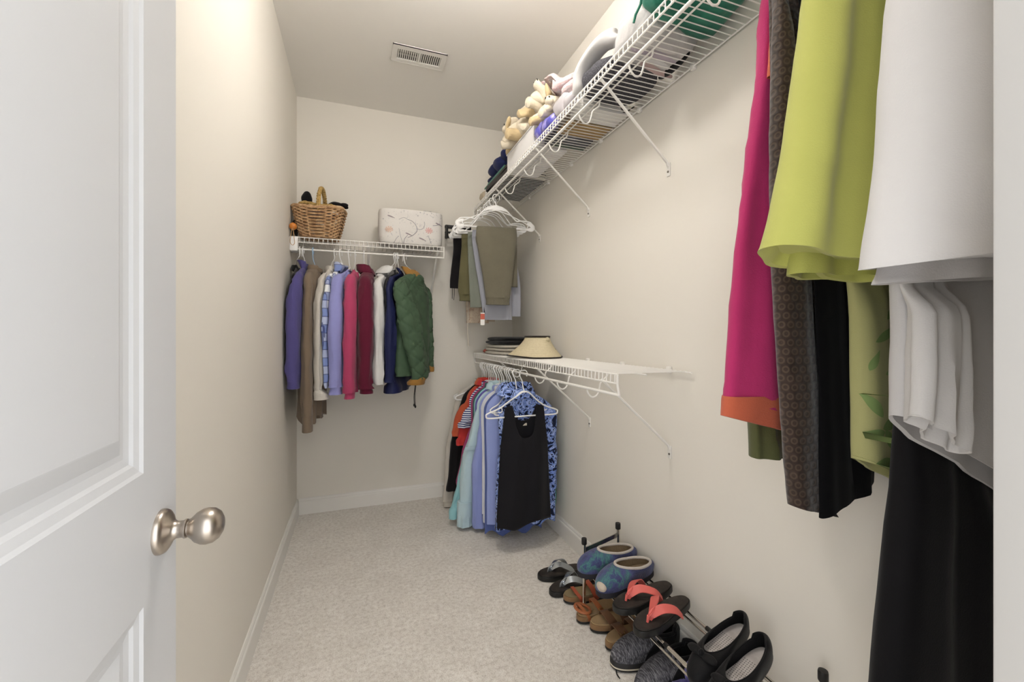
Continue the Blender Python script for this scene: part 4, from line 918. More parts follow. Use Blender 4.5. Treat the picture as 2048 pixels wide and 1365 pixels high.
# green cloth bag and white pillow case near the light
gb = thing('cloth_bag', 'emerald green cloth bag bulging over the upper shelf', 'bag', (.975, 1.04, Zt))
g = G('emerald_cloth'); g.color(g.ramp(g.noise(9, 3), [(.35, '#0e5a47'), (.65, '#187a62')])); g.bump(g.noise(14, 3), .5, .01); M_em = g.done(.55, 0, .1, .35)
finish('bag_body', MB().blob((-.005, 0, .095), (.146, .130, .098), .12, 9, 12, 44, 30, flat=.001, p=2.7), M_em, gb)
sq = [(-.145 + .004 * math.sin(k), -.10 + .20 * k / 30, .035 + .10 * math.sin(PI * k / 30) ** .7) for k in range(31)]
finish('seam_piping', MB().tube(sq, .004, 8), M_em, gb)
pw = thing('pillow', 'white pillow behind the green cloth bag on the upper shelf', 'pillow', (1.02, 1.17, Zt + .13)); finish('cover', MB().blob((-.01, 0, .075), (.10, .09, .075), .10, 9, 15, 40, 26, p=2.6), fabric('#bdb9b4', 380, .15), pw)

# the soft pile settles: neighbours press against each other along the shelf, then the upper layers onto the lower ones
TOP = {}
for o in C.objects:
    if o.parent is None: TOP.setdefault(o.name, o)
press_apart([[gb], [pw], [cb], [tt]], 'y', .86, 1.564, None, .30, 5)
press_apart([[TOP['plush_toy.003']], [TOP['plush_toy']], [TOP['plush_toy.001']], [TOP['plush_toy.002']]], 'y', -9, 9, None, .35, 5)
press_apart([[TOP['plastic_bag.001']], [TOP['plastic_bag']]], 'y', 1.56, 1.988, None, .4, 3)
press_apart([[TOP['plastic_bag'], TOP['plastic_bag.001']], [TOP['linen_pile']], [TOP['plush_toy.003']], [TOP['plush_toy.001'], TOP['plush_toy.002'], TOP['plush_toy']], [pb]], 'z', -9, 9, None, .45, 5)

# ---------------------------------------------------------------- long clothes on the near end of the upper right rod
ng = 'clothes on the near end of the upper right rod'; nhg = 'white hangers on the near end of the upper rod'
def near(name, label, cat, y, parts, hl, rz=0):
    t = thing(name, label, cat, (XRod, y, RU), 0, ng)
    for p_ in parts:
        nm, mat, rows, kw = p_[:4]
        rr = [((a + b) / 2 - XRod, yc, z - RU, (b - a) / 2, th) for (z, a, b, th, yc) in rows]
        o = finish(nm, loft(MB(), rr, kw.pop('nu', 60), kw.pop('nv', 44), **kw), mat, t)
        if len(p_) > 4: o['label'] = p_[4]
    hh_ = None
    if y < .7: hh_ = hanger(hl, (XRod, y, RU), 0, M_plast, nhg, .13 if y < .55 else .035, .21 if y < .55 else .14, y < .55, fx=0 if y < .55 else (.07 if y < .7 else .125))
    pack('near', y, t, hh_)
    return t
SH = lambda xa, xb: [(1.945, .80, .86, .02, 0), (1.925, .75, .91, .03, 0), (1.865, xa + .02, xb - .02, .04, 0)]
M_white = fabric('#dad7d5', 500, .12, .03); M_white2 = fabric('#d0cdcc', 500, .12, .03)
near('jacket', 'crisp white jacket with a wide sleeve next to the door frame', 'jacket', .315, [
    ('body', M_white2, SH(.66, 1.0) + [(1.6, .64, 1.04, .035, .02), (1.3, .62, 1.05, .038, .02), (1.238, .60, 1.05, .038, .02)], dict(fold=(2.0, .006), nz=(8, .004), p=3, seed=81, hem=(0, .03))),
    ('sleeve', M_white, [(1.90, .70, .74, .02, -.01), (1.86, .66, .78, .04, -.01), (1.59, .595, .79, .055, -.015), (1.40, .570, .80, .060, -.02), (1.272, .548, .81, .062, -.02), (1.250, .545, .81, .062, -.02)], dict(fold=(1.0, .006), nz=(7, .006), p=2.6, seed=82, hem=(0, .035)))], 'white hanger holding the crisp white jacket')
near('blouse', 'long white blouse with a curved hem below the crisp white jacket', 'blouse', .385, [
    ('body', M_white2, SH(.74, 1.05) + [(1.6, .74, 1.07, .026, 0), (1.2, .728, 1.08, .028, 0), (1.03, .725, 1.08, .030, 0)], dict(fold=(1.8, .006), nz=(8, .004), p=3, seed=83, hem=(.03, -.15))),
    ('front_placket', M_white, [(1.5, .71, .80, .012, -.034), (1.25, .70, .80, .016, -.036), (1.10, .693, .79, .018, -.038), (1.03, .690, .785, .018, -.038)], dict(fold=(2.2, .007), nz=(14, .003), p=2.6, seed=84, hem=(.04, -.02)))], 'white hanger holding the long white blouse')
near('skirt', 'long black skirt reaching almost to the shoes behind the white blouse', 'skirt', .44, [
    ('body', fabric('#0c0b0e', 400, .15, .1, .8, .05), SH(.80, 1.04) + [(1.5, .855, 1.06, .030, 0), (1.06, .845, 1.07, .036, 0), (.65, .785, 1.08, .044, 0), (.40, .750, 1.085, .048, 0)], dict(fold=(1.5, .009), nz=(6, .004), p=2.6, seed=85))], 'white hanger holding the long black skirt')
M_lime = fabric('#c0c169', 420, .18, .05)
near('jacket', 'bright lime green jacket with a flared three quarter sleeve', 'jacket', .515, [
    ('body', M_lime, SH(.74, 1.05) + [(1.6, .72, 1.06, .030, .01), (1.4, .71, 1.06, .035, .01), (1.28, .70, 1.06, .035, .01)], dict(fold=(2.4, .012), nz=(8, .005), p=2.8, seed=86)),
    ('sleeve', M_lime, [(1.91, .75, .80, .02, -.02), (1.87, .715, .86, .035, -.025), (1.73, .690, .92, .045, -.028), (1.50, .645, .89, .052, -.030), (1.34, .608, .865, .056, -.030), (1.300, .598, .860, .056, -.030)], dict(fold=(1.35, .016), nz=(6, .006), p=2.5, seed=88, hem=(.012, -.030)))], 'white hanger holding the lime green jacket')
g = G('lime_leaf_print'); vv = g.scaled((1, 1, .62)); n1 = g.voro(10, 'F1', vv); wv_ = g.n('ShaderNodeTexWave', {'Vector': g.tc, 'Scale': 5.0, 'Distortion': 7.0, 'Detail': 1.0}).outputs[1]
lf = g.noise(15, .5, .3, 1.2, vv); c = g.mix(g.ramp(lf, [(.60, '#000000'), (.61, '#ffffff')], 'LINEAR'), '#b9bd6c', '#7d9a52'); g.color(g.mix(g.ramp(wv_, [(.965, '#000000'), (.98, '#ffffff')]), c, '#93a65a')); M_leafl = g.done(.85, 0, .1, .2)
ld = near('dress', 'pale lime dress printed with green leaves under the lime jacket', 'dress', .560, [
    ('body', fabric('#c0bd82', 420, .12, .04), SH(.84, 1.06) + [(1.5, .900, 1.08, .022, 0), (1.26, .920, 1.09, .024, 0), (.95, .930, 1.095, .026, 0), (.905, .93, 1.095, .026, 0)], dict(fold=(1.6, .006), nz=(8, .003), p=2.8, seed=89, hem=(.03, -.05)))], 'white hanger holding the leaf print dress')
lbody = [c for c in ld.children if c.name.startswith('body')][0]
M_leafp = paint('leaf_print_green', '#8aa262', .9)
def printed_leaf(x, z, ang, ln, wd):
    m = MB(); vs = []; fs = []; n = 14
    for i in range(n + 1):
        t = i / n; h = wd * math.sin(PI * t ** .8) * (1 - .25 * t)
        for s_ in (-1, -.33, .33, 1): 
            u, v = (t - .1) * ln, s_ * h / 2; vs.append((x + u * math.cos(ang) - v * math.sin(ang) - XRod, -.12, z + u * math.sin(ang) + v * math.cos(ang) - RU))
    for i in range(n):
        for k in range(3): fs.append((i * 4 + k, i * 4 + k + 1, i * 4 + 5 + k, i * 4 + 4 + k))
    o = finish('printed_leaf', m.add(vs, fs), M_leafp, ld); w_ = o.modifiers.new('on_cloth', 'SHRINKWRAP')
    w_.target = lbody; w_.wrap_method = 'PROJECT'; w_.use_project_y = True; w_.use_project_x = w_.use_project_z = False; w_.use_positive_direction = True; w_.use_negative_direction = False; w_.offset = .0012
for a_ in ((.93, 1.165, 25, .085, .020), (.915, 1.11, 65, .045, .016), (.955, 1.10, 20, .06, .018), (.935, 1.02, 125, .06, .022), (.945, .995, 20, .07, .026), (.94, .985, 190, .05, .022), (.95, .985, -55, .06, .024), (.93, .925, -8, .075, .030), (.96, 1.21, 40, .06, .018)):
    printed_leaf(a_[0] + .022, a_[1], D(a_[2]), a_[3], a_[4])
near('dress', 'plain black dress hanging between the brown coat and the leaf print dress', 'dress', .635, [
    ('body', fabric('#08070a', 400, .12, .1, .85, .05), SH(.84, 1.06) + [(1.4, .89, 1.08, .022, 0), (1.1, .905, 1.10, .024, 0), (.80, .915, 1.105, .026, 0)], dict(fold=(1.8, .008), nz=(8, .004), p=2.8, seed=90, hem=(-.01, .05)))], 'white hanger holding the plain black dress')
g = G('brown_brocade'); vx = g.scaled((1.0, .4, 1.0)); x, y, z = g.xyz()
rowi = g.math('FLOOR', g.math('MULTIPLY', z, 54)); off = g.math('MULTIPLY', g.math('FRACT', g.math('MULTIPLY', rowi, .5)), 1.0)
cu = g.math('SUBTRACT', g.math('FRACT', g.math('ADD', g.math('MULTIPLY', g.math('SUBTRACT', x, y), 44), off)), .5); cv = g.math('SUBTRACT', g.math('FRACT', g.math('MULTIPLY', z, 54)), .5)
rr = g.math('SQRT', g.math('ADD', g.math('MULTIPLY', cu, cu), g.math('MULTIPLY', cv, cv)))
g.color(g.mix(g.math('MULTIPLY', g.ramp(rr, [(.0, '#909090'), (.16, '#202020'), (.27, '#ffffff'), (.36, '#ffffff'), (.44, '#000000')]), .34), g.ramp(g.noise(60, 3), [(.3, '#2a1e18'), (.7, '#3d2e26')]), '#6d5a4a'))
g.bump(rr, .6, .004); M_broc = g.done(.75, 0, .25, .25)
near('coat', 'long brown brocade coat with a raised medallion weave', 'coat', .665, [
    ('body', M_broc, [(1.965, .86, .92, .02, .012), (1.935, .855, .96, .022, .012), (1.86, .855, 1.0, .024, .012), (1.5, .87, 1.05, .024, .014), (1.2, .89, 1.06, .024, .014), (.95, .90, 1.06, .026, .014)], dict(fold=(1.6, .006), nz=(8, .003), p=2.8, seed=91)),
    ('front_edge', M_broc, [(1.95, .835, .87, .02, -.022), (1.85, .816, .885, .022, -.024), (1.70, .812, .895, .026, -.024), (1.50, .812, .91, .026, -.024), (1.30, .818, .93, .026, -.024), (1.0, .840, .965, .028, -.024), (.795, .862, .995, .028, -.024)], dict(fold=(1.0, .004), nz=(9, .004), p=2.5, seed=92, hem=(.02, -.02)))], 'white hanger holding the brown brocade coat')
M_pink = fabric('#bd356c', 300, .35, .10); M_orange = fabric('#c8664a', 300, .3)
near('jacket', 'hot pink linen jacket with orange hem band and orange lapel', 'jacket', .745, [
    ('body', M_pink, [(2.01, .925, .955, .02, 0), (1.97, .912, .99, .026, 0), (1.86, .902, 1.03, .03, 0), (1.73, .883, 1.05, .032, 0), (1.58, .856, 1.06, .032, 0), (1.38, .824, 1.07, .034, 0), (1.14, .800, 1.07, .036, 0), (1.030, .788, 1.07, .037, 0)], dict(fold=(2.0, .004), nz=(14, .007), p=2.4, seed=93, hem=(.0, -.07))),
    ('hem_band', M_orange, [(1.036, .787, 1.072, .039, 0), (1.026, .785, 1.074, .041, 0), (.992, .783, 1.075, .041, 0)], dict(nv=10, nz=(14, .003), p=2.4, seed=93, hem=(.0, -.075)), 'orange hem band'),
    ('lapel', M_orange, [(2.02, .925, .95, .012, -.024), (1.95, .912, .955, .016, -.028), (1.86, .901, .940, .014, -.028), (1.77, .888, .905, .008, -.026)], dict(nu=20, nv=20, nz=(20, .002), seed=94), 'orange lapel')], 'white hanger holding the hot pink jacket')
near('trousers', 'olive trousers peeking out under the hot pink jacket', 'trousers', .80, [
    ('leg', fabric('#5c5f3c', 300, .3), [(1.90, .985, 1.03, .02, 0), (1.82, .975, 1.04, .026, 0), (1.5, .955, 1.05, .026, 0), (1.3, .94, 1.05, .026, 0), (.865, .940, 1.06, .028, 0)], dict(fold=(1.6, .008), nz=(9, .004), p=2.6, seed=95))], 'white hanger holding the olive trousers')

press_apart([g_ for _, g_ in sorted(PACK['near'], key=lambda e: e[0])], 'y', YF + .02, 9, RU - .030)

# ---------------------------------------------------------------- shoe rack and shoes
rk = thing('shoe_rack', 'low chrome shoe rack with black caps along the right wall', 'shoe rack', (.98, 1.15, 0))
xf, xr_, zf, zr_ = .918, 1.088, .194, .205; yA, yB = 1.615, .73
for y in (yA, yB):
    for x in (xf, xr_):
        h_ = 0 if x == xr_ else -.040
        p = under(rk, 'post', MB().tube([(x, y, .004), (x, y, .318 + h_)], .0075, 14), M_chrome)
        finish('cap', MB().lathe([(.0105, .316), (.0115, .318), (.0115, .338), (.0105, .342), (.004, .3425)], 18, Matrix.Translation((x, y, h_))), M_blackp, p)
        finish('foot', MB().lathe([(.012, 0), (.012, .012), (.009, .016)], 16, Matrix.Translation((x, y, 0))), M_blackp, p)
    under(rk, 'end_bar', MB().box(((xf + xr_) / 2, y, .270), (xr_ - xf, .004, .020), .001, 2, Matrix.Rotation(-math.atan2(.04, xr_ - xf), 3, 'Y')), M_chrome, False)
for x, z in ((xf, zf), (xr_, zr_)):
    under(rk, 'rail', MB().tube([(x, yA, z), (x, 1.08, z)], .0052, 12), M_chrome)
    under(rk, 'rail', MB().tube([(x, 1.10, z), (x, yB, z)], .0066, 12), M_chrome)
    c_ = under(rk, 'rail_collar', MB().tube([(x, 1.105, z), (x, 1.088, z)], .0076, 12), M_blackp)
    under(rk, 'rail_collar', MB().tube([(x, 1.020, z), (x, 1.006, z)], .0074, 12), M_chrome)
under(rk, 'rail', MB().tube([(xf - .012, yA, zf - .012), (xf - .012, yB, zf - .012)], .0040, 10), M_chrome)
under(rk, 'rail', MB().tube([(xr_ - .014, yA, zr_ - .010), (xr_ - .014, yB, zr_ - .010)], .0040, 10), M_chrome)

def foot_outline(L, wt, wh, n=56, side=1):
    """points of a sole outline, toe at +x (x=L), heel at x=0; wt ball half width, wh heel half width"""
    out = []
    for k in range(n):
        a = 2 * PI * k / n; c_, s_ = math.cos(a), math.sin(a); t = (c_ + 1) / 2
        x = L * (.5 + .5 * spow(c_, .92)); u = x / L
        wid = wh + (wt - wh) * (3 * u * u - 2 * u ** 3 if u < .72 else 1 - .0 * u)
        waist = 1 - .10 * math.exp(-((u - .40) / .16) ** 2)
        y = spow(s_, .80) * wid * waist
        y += side * .012 * u * u
        out.append((x, y))
    return out
def sole(mb, O, z0, z1, grow=0, cup=0):
    n = len(O); cx = sum(p[0] for p in O) / n; cy = sum(p[1] for p in O) / n; vs = []; fs = []
    def ring(sc, z): return [(cx + (x - cx) * sc, cy + (y - cy) * sc, z) for x, y in O]
    g0 = 1 + grow
    lev = [(g0 * .965, z0), (g0, z0 + .003), (g0, z1 - .004), (g0 * .985, z1), (g0 * .93, z1 - cup * .4), (g0 * .6, z1 - cup)]
    for sc, z in lev: vs += ring(sc, z)
    for i in range(len(lev) - 1):
        for k in range(n): q = (k + 1) % n; fs.append((i * n + k, i * n + q, (i + 1) * n + q, (i + 1) * n + k))
    fs += [tuple(range(n - 1, -1, -1)), tuple((len(lev) - 1) * n + k for k in range(n))]
    return mb.add(vs, fs)
def upper(mb, O, z0, tl, bulge=.25, nv=14, zcap=1.0):
    """closed shell from the sole outline up to a top line loop; tl(k/n) -> (x, y, z) of the opening"""
    n = len(O); vs = []; fs = []
    for k in range(n):
        p0 = Vector((*O[k], z0)); p1 = Vector(tl(k, n))
        d = Vector((p0.x - p1.x, p0.y - p1.y, 0)); 
        for i in range(nv):
            t = i / (nv - 1); h = math.sin(t * PI / 2)
            q = Vector((p0.x + (p1.x - p0.x) * (1 - math.cos(t * PI / 2)) * 1.0, p0.y + (p1.y - p0.y) * (1 - math.cos(t * PI / 2)), p0.z + (p1.z - p0.z) * h))
            q += Vector((O[k][0] - O[0][0] * .5, O[k][1], 0)).normalized() * bulge * .03 * math.sin(PI * t) if bulge else Vector()
            vs.append(q)
    for k in range(n):
        for i in range(nv - 1): q = (k + 1) % n; fs.append((k * nv + i, q * nv + i, q * nv + i + 1, k * nv + i + 1))
    return mb.add(vs, fs)
def shoe_thing(name, label, c, rz, cat='shoe', group=None, tilt=0, roll=0):
    t = thing(name, label, cat, c, 0, group); t.rotation_euler = (roll, tilt, rz); return t
def strap(mb, pts, wd, th=.0035, up=(0, 0, 1), n=18):
    return mb.tube(curve(pts, n), wd / 2, 8, up=up, flat=2 * th / wd)
def strap2(mb, pts, wd, th, n=16):
    """flat band crossing the foot (path in y-z), width along x"""
    P = curve(pts, n); vs = []; fs = []
    for i, p in enumerate(P):
        a = P[max(i - 1, 0)]; b = P[min(i + 1, n - 1)]; t = (b - a).normalized(); wv = Vector((1, 0, 0)); wv = (wv - t * wv.dot(t)).normalized(); nn = t.cross(wv)
        w_ = wd if not callable(wd) else wd(i / (n - 1))
        for sx, sn in ((-.5, -.5), (.5, -.5), (.5, .5), (-.5, .5)): vs.append(p + wv * (w_ * sx) + nn * (th * sn))
    for i in range(n - 1):
        for k in range(4): q = (k + 1) % 4; fs.append((i * 4 + k, i * 4 + q, (i + 1) * 4 + q, (i + 1) * 4 + k))
    fs += [(3, 2, 1, 0), tuple((n - 1) * 4 + k for k in range(4))]
    return mb.add(vs, fs)
g = G('worn_dark_footbed'); g.color(g.ramp(g.noise(22, 3), [(.35, '#2a2522'), (.65, '#413a35')])); g.bump(g.noise(300), .2); M_fbed = g.done(.7)
def flip_flop(label, c, rz, strapmat, side, L=.262, tilt=0, group=None, bedmat=None):
    t = shoe_thing('flip_flop', label, c, rz, 'flip flop', group, tilt); O = foot_outline(L, .048, .036, 56, side)
    finish('sole', sole(MB(), O, 0, .024, 0, .0), M_blackp if not bedmat else bedmat, t)
    finish('footbed', sole(MB(), O, .023, .029, -.04, .003), M_fbed, t)
    px, py = L * .76, side * .012
    for s_ in (-1, 1):
        m = MB(); ye = s_ * .044 + side * .004
        P = [Vector(cat_rom([(px, py, .030), (px - .012, py + s_ * .004, .048), (px - .045, py + s_ * .020, .062), (px - .085, ye * .98, .050), (px - .112, ye * 1.06, .018)], 4 * i / 19)) for i in range(20)]
        strap_w = [.004 + .011 * math.sin(PI * min(1, .10 + .75 * i / 19)) for i in range(20)]
        vs = []; fs = []
        for i, p in enumerate(P):
            tv = (P[min(i + 1, 19)] - P[max(i - 1, 0)]).normalized(); out = Vector((-.25, s_ * .55, .8)); out = (out - tv * out.dot(tv)).normalized(); sd = tv.cross(out)
            for a, b in ((-1, -.0018), (1, -.0018), (1, .0018), (-1, .0018)): vs.append(p + sd * (strap_w[i] * a) + out * b)
        for i in range(19):
            for k in range(4): q = (k + 1) % 4; fs.append((i * 4 + k, i * 4 + q, (i + 1) * 4 + q, (i + 1) * 4 + k))
        fs += [(0, 1, 2, 3), (76, 77, 78, 79)]
        finish('strap', m.add(vs, fs), strapmat, t)
    finish('toe_post', MB().tube([(px + .010, py, .026), (px + .002, py, .046)], [.004, .006], 8), strapmat, t)
    return t
M_coral = paint('coral_rubber', '#dd6a62', .5); M_silver = paint('silver_strap', '#a3a8ad', .25, 0, 0, .8)
ff = 'flip flops by the shoe rack'
flip_flop('coral strapped brown flip flop closer to the sneakers on the rack', (1.112, 1.215, zr_ + .010), D(180 + 8), M_coral, 1, .262, D(5), ff)
flip_flop('coral strapped brown flip flop closer to the felt slippers on the rack', (1.116, 1.309, zr_ + .010), D(180 + 7), M_coral, -1, .262, D(5), ff)
flip_flop('silver strapped black flip flop on the carpet beside the rack post', (1.07, 1.768, .002), D(180 + 3), M_silver, 1, .255, 0, ff)
flip_flop('silver strapped black flip flop on the carpet farther from the rack', (1.072, 1.870, .002), D(180 + 1), M_silver, -1, .255, 0, ff)
# felt slippers
g = G('blue_felt'); n1 = g.noise(13, 3, .6, .6); 
c = g.ramp(g.noise(9, 5, .7, .5), [(.34, '#282842'), (.45, '#33375c'), (.53, '#474a78'), (.575, '#3d646b'), (.61, '#4b7f7a'), (.66, '#3c426e'), (.8, '#2e2d4a')])
g.color(g.mix(g.math('MULTIPLY', g.noise(220, 3), .16), c, '#7d84a8')); g.bump(g.noise(240, 3), .7, .004); M_felt = g.done(.97, 0, .25, .1)
M_lining = fabric('#8f7b61', 120, 1.0, .25); M_rimw = fabric('#cfc6bd', 160, .8)
def slipper(label, c, rz, side, patch=False):
    L = .268; t = shoe_thing('felt_slipper', label, c, rz, 'slipper', 'blue felt slippers on the rack', D(5)); O = foot_outline(L, .053, .042, 64, side)
    finish('sole', sole(MB(), O, 0, .022, .015), paint('slipper_sole', '#26242b', .8), t)
    def tl(k, n):
        a = 2 * PI * k / n; x = .092 + .080 * math.cos(a); return (x, .039 * math.sin(a) + side * .004, .070 + .018 * math.cos(a) * (1 if math.cos(a) > 0 else .5))
    up_ = finish('upper', upper(MB(), O, .020, tl, .30, 16), M_felt, t)
    finish('collar_rim', MB().tube([Vector(tl(k, 60)) for k in range(60)], .0055, 8, closed=True), M_rimw, t)
    def tl2(k, n): p = Vector(tl(k, n)); return (p.x * .96 + .004, p.y * .94, p.z - .002)
    Oin = [(.098 + (x - .098) * .9, y * .86) for x, y in O]
    finish('lining', upper(MB(), Oin, .030, tl2, .1, 10), M_lining, t); finish('insole', sole(MB(), Oin, .024, .036), M_lining, t)
    if patch:
        m = MB().blob((L - .012, side * .012 + .012, .040), (.016, .024, .018), .1, 30, 4); finish('toe_patch', m, fabric('#cdbfae', 200, .5), t)['label'] = 'cream felt patch on the toe'
    return t
slipper('blue teal felt slipper with a cream toe patch on the rack', (1.118, 1.422, zr_ + .010), D(180 + 3), 1, True)
slipper('blue teal felt slipper with a plain dark toe on the rack', (1.118, 1.530, zr_ + .010), D(180 + 1), -1)
# sandals
M_cork = fabric('#8f6f4e', 160, .5, .2); M_suede = fabric('#a78a63', 260, .4, .15)
def sandal(label, c, rz, side, straps, smat, L=.255, bed=M_suede, buckle=None, group='sandals on the carpet under the rack', kind='sandal'):
    t = shoe_thing('sandal', label, c, rz, 'sandal', group); O = foot_outline(L, .040, .033, 56, side)
    finish('outsole', sole(MB(), O, 0, .010), M_blackp, t); finish('midsole', sole(MB(), O, .009, .030, .0, 0), M_cork, t); finish('footbed', sole(MB(), O, .029, .036, -.03, .004), bed, t)
    for (u, hgt, wd) in straps:
        x = L * u; hw = .040 if u > .5 else .037
        s_ = finish('strap', strap2(MB(), [(x - .010, -hw, .014), (x - .004, -hw * 1.0, .036), (x + .006, -hw * .55, hgt), (x + .010, side * .006, hgt + .006), (x + .006, hw * .6, hgt - .002), (x - .004, hw * 1.05, .036), (x - .010, hw, .014)], wd, .004, 24), smat, t)
        if buckle:
            bm__ = MB().tube([(x + .0, side * hw * .62 - .010, hgt + .002), (x + .018, side * hw * .62 - .010, hgt + .002), (x + .018, side * hw * .62 + .010, hgt - .004), (x, side * hw * .62 + .010, hgt - .004)], .0018, 6, closed=True)
            finish('buckle', bm__, paint('brass', '#a58c5c', .3, 0, 0, 1.0), s_)
    return t
M_tanl = paint('tan_leather', '#a8633b', .5, 90, .1); M_brl = paint('brown_leather', '#6a4a33', .5, 90, .1)
def ankle(t, L, mat):
    finish('ankle_strap', MB().tube(curve([(.085, -.036, .040), (.045, -.036, .062), (.010, -.022, .072), (.002, 0, .075), (.010, .022, .072), (.045, .036, .062), (.085, .036, .040)], 30), .0065, 8, up=(0, 0, 1), flat=.9), mat, t)
a1 = sandal('tan sandal with rust leather straps right behind the rack post', (1.108, 1.663, .003), D(180 - 1), -1, [(.80, .052, .014), (.52, .066, .022)], paint('rust_leather', '#a04a30', .55, 90, .1), bed=fabric('#8b7a58', 260, .3), kind='s'); ankle(a1, .255, M_tanl)
a2 = sandal('tan sandal with an open toe ring strap between the two pairs', (1.098, 1.566, .003), D(180 + 3), 1, [(.88, .050, .012), (.62, .058, .020)], M_tanl); ankle(a2, .255, M_tanl)
finish('toe_ring', MB().tube([(.225 + .030 * math.cos(a * PI / 12), .004 + .034 * math.sin(a * PI / 12), .046 + .006 * math.cos(a * PI / 12)) for a in range(24)], .0062, 8, closed=True, up=(0, 0, 1), flat=.9), M_tanl, a2)
sandal('brown cork sandal with a cross strap below the felt slippers', (1.125, 1.472, .003), D(180 + 1), -1, [(.72, .060, .034), (.48, .068, .036)], M_brl, buckle=True)
sandal('brown cork sandal with a buckle below the coral flip flops', (1.122, 1.392, .003), D(180 + 2), 1, [(.72, .060, .036), (.48, .068, .036)], M_brl, .250, buckle=True)
# sneakers
g = G('heather_grey_knit'); st_ = g.noise(300, 3, .7, 0, g.scaled((1.0, .16, .30))); g.color(g.ramp(st_, [(.34, '#2c2b2d'), (.5, '#55545a'), (.68, '#8a898c')])); g.bump(g.noise(400), .3); M_heath = g.done(.85)
M_blk = fabric('#161518', 380, .3, .15, .7, .1)
def sneaker(label, c, rz, side):
    L = .280; t = shoe_thing('sneaker', label, c, rz, 'sneaker', 'black sneakers under the rack'); O = foot_outline(L, .050, .039, 144, side)
    finish('outsole', sole(MB(), O, 0, .010, .02), paint('sneaker_tread', '#201f20', .8), t); finish('midsole', sole(MB(), O, .009, .030, .03), paint('sneaker_sole', '#2b2a2b', .6), t)
    finish('sole_stripe', sole(MB(), [(x, y) for x, y in O if 1], .006, .016, .036), paint('sneaker_cream', '#cfc6b2', .6), t)
    def tl(k, n):
        a = 2 * PI * k / n; c_ = math.cos(a); x = .075 + .060 * c_; return (x, .030 * math.sin(a) * (1 - .15 * c_), .088 + .004 * c_ + (.016 if c_ < -.6 else 0) + .012 * max(0, c_ - .5))
    finish('upper', upper(MB(), O, .026, tl, .34, 18), M_heath, t)
    Ot = [(x, y) for x, y in O]
    # black heel and quarter overlay
    def tlq(k, n): p = Vector(tl(k, n)); return (p.x, p.y * 1.02, p.z + .001)
    m = MB(); n = 64; vs = []; fs = []; nv = 16
    ov = upper(MB(), [(x * 1.004 - .0005, y * 1.025) for x, y in O], .027, tlq, .36, nv)
    ov.f = [f_ for q_, f_ in enumerate(ov.f) if O[q_ // (nv - 1)][0] < L * .66]; o = finish('quarter_overlay', ov, M_blk, t); md = o.modifiers.new('thickness', 'SOLIDIFY'); md.thickness = .002
    finish('collar', MB().tube([Vector(tl(k, 60)) for k in range(60)], .0070, 8, closed=True), M_blk, t)
    Oin = [(.08 + (x - .08) * .80, y * .80) for x, y in O]
    finish('insole', sole(MB(), Oin, .030, .042), fabric('#33345a'), t); finish('lining', upper(MB(), Oin, .036, lambda k, n: (Vector(tl(k, n)).x, Vector(tl(k, n)).y * .96, Vector(tl(k, n)).z - .001), .1, 10), M_blk, t)
    tg_ = MB().blob((.130, 0, .098), (.012, .022, .026), .04, 20, 3); finish('tongue', tg_, M_heath, t)
    for i in range(5):
        x = .142 + .018 * i; z = .094 - .0085 * i
        la = finish('lace', MB().tube(curve([(x, -.024, z - .010), (x + .005, -.010, z), (x + .009, .010, z), (x + .014, .024, z - .010)], 12), .0028, 6), M_blk, t)
    # letter N on the side wall
    yN = side * .0
    for s_ in (-1, 1):
        pts = [(.095, .038), (.105, .066), (.118, .040), (.130, .066)]
        m = MB()
        P = [Vector((x, s_ * (.049 - (z - .038) * .36), z)) for x, z in pts]
        m.tube(P, .0022, 6); P2 = [p + Vector((.010, 0, 0)) for p in P]; m.tube(P2, .0014, 6); finish('side_letter', m, paint('reflective_grey', '#c6c6c8', .35), t)
    return t
sneaker('black and heather grey sneaker next to the brown sandals', (1.135 - .008, 1.287, .003), D(180 + 2), -1)
sneaker('black and heather grey sneaker next to the purple shoe', (1.118, 1.178, .003), D(180 + 5), 1)
tag(finish('shoe_lace', MB().tube(curve([(.885, 1.305, .012), (.862, 1.290, .006), (.845, 1.262, .004), (.842, 1.240, .004)], 14), .0022, 6), M_blk, None), 'loose black lace tip lying on the carpet', 'lace')
# purple crinkled shoe under the near rail
g = G('purple_satin'); g.color(g.ramp(g.noise(30, 3), [(.35, '#3a3470'), (.6, '#6a63ac'), (.75, '#8b86c8')])); M_pur = g.done(.45, 0, .2, .4)
ps = thing('slipper_sock', 'crinkled purple satin slipper sock between the sneakers and the bow flats', 'slipper', (1.0, 1.058, .002))
for i, (c_, r) in enumerate((((-.05, .0, .045), (.085, .045, .044)), ((.03, .005, .085), (.055, .045, .06)), ((.055, .0, .14), (.04, .038, .04)))): finish('crinkled_fold', MB().blob(c_, r, .20, 26, 40 + i, 34, 24), M_pur, ps)
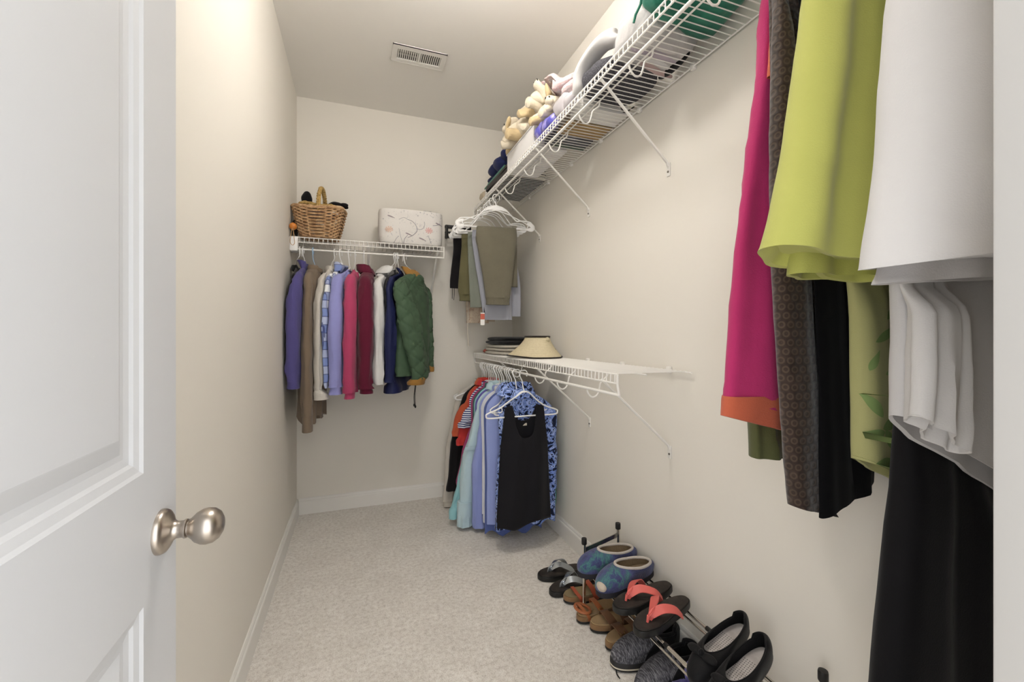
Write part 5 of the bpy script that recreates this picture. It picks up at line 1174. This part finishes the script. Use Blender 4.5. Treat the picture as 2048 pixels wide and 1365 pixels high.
# black bow flats leaning on the rack
g = G('silver_insole'); x, y, z = g.xyz(); dd = g.math('SQRT', g.math('ADD', g.math('POWER', g.math('SUBTRACT', g.math('FRACT', g.math('MULTIPLY', x, 150)), .5), 2.0), g.math('POWER', g.math('SUBTRACT', g.math('FRACT', g.math('MULTIPLY', y, 150)), .5), 2.0)))
msk = g.math('MULTIPLY', g.math('LESS_THAN', dd, .22), g.math('MULTIPLY', g.math('GREATER_THAN', x, .075), g.math('LESS_THAN', x, .155)))
g.color(g.mix(msk, g.ramp(g.noise(25, 3), [(.4, '#cfc9c4'), (.7, '#b5ada8')]), '#5a5552')); M_ins = g.done(.4, .1)
def bow_flat(label, c, rz, side, tilt):
    L = .262; t = shoe_thing('bow_flat', label, c, rz, 'shoe', 'black bow flats on the rack', tilt); O = foot_outline(L, .043, .034, 60, side)
    M_fl = fabric('#121113', 400, .2, .1, .6, .1)
    finish('sole', sole(MB(), O, 0, .012, .0), M_blackp, t)
    def tl(k, n):
        a = 2 * PI * k / n; c_ = math.cos(a); x = .098 + .086 * c_; return (x, .030 * math.sin(a) * (1 + .08 * c_) + side * .004, .050 - .006 * math.sin(a) ** 2 + (.012 if c_ < -.75 else 0) - .006 * max(0, c_))
    finish('upper', upper(MB(), O, .010, tl, .16, 12), M_fl, t)
    finish('topline', MB().tube([Vector(tl(k, 60)) for k in range(60)], .0022, 6, closed=True), M_fl, t)
    Oin = [(.12 + (x - .12) * .92, y * .90) for x, y in O]; finish('insole', sole(MB(), Oin, .011, .016), M_ins, t)['label'] = 'silver perforated insole'
    b = finish('bow', MB().blob((.198, -.018, .046), (.013, .022, .006), .18, 40, 2).blob((.198, .026, .046), (.013, .022, .006), .18, 40, 5), M_fl, t); finish('bow_knot', MB().blob((.200, .004, .050), (.010, .007, .010), .05, 20, 3), M_fl, b)
    return t
bow_flat('black bow flat with silver insole nearer the purple slipper sock', (1.090, .952, .305), D(180 + 8), 1, D(14))
bow_flat('black bow flat with silver insole farther from the purple slipper sock', (1.072, .865, .300), D(180 + 12), -1, D(14))
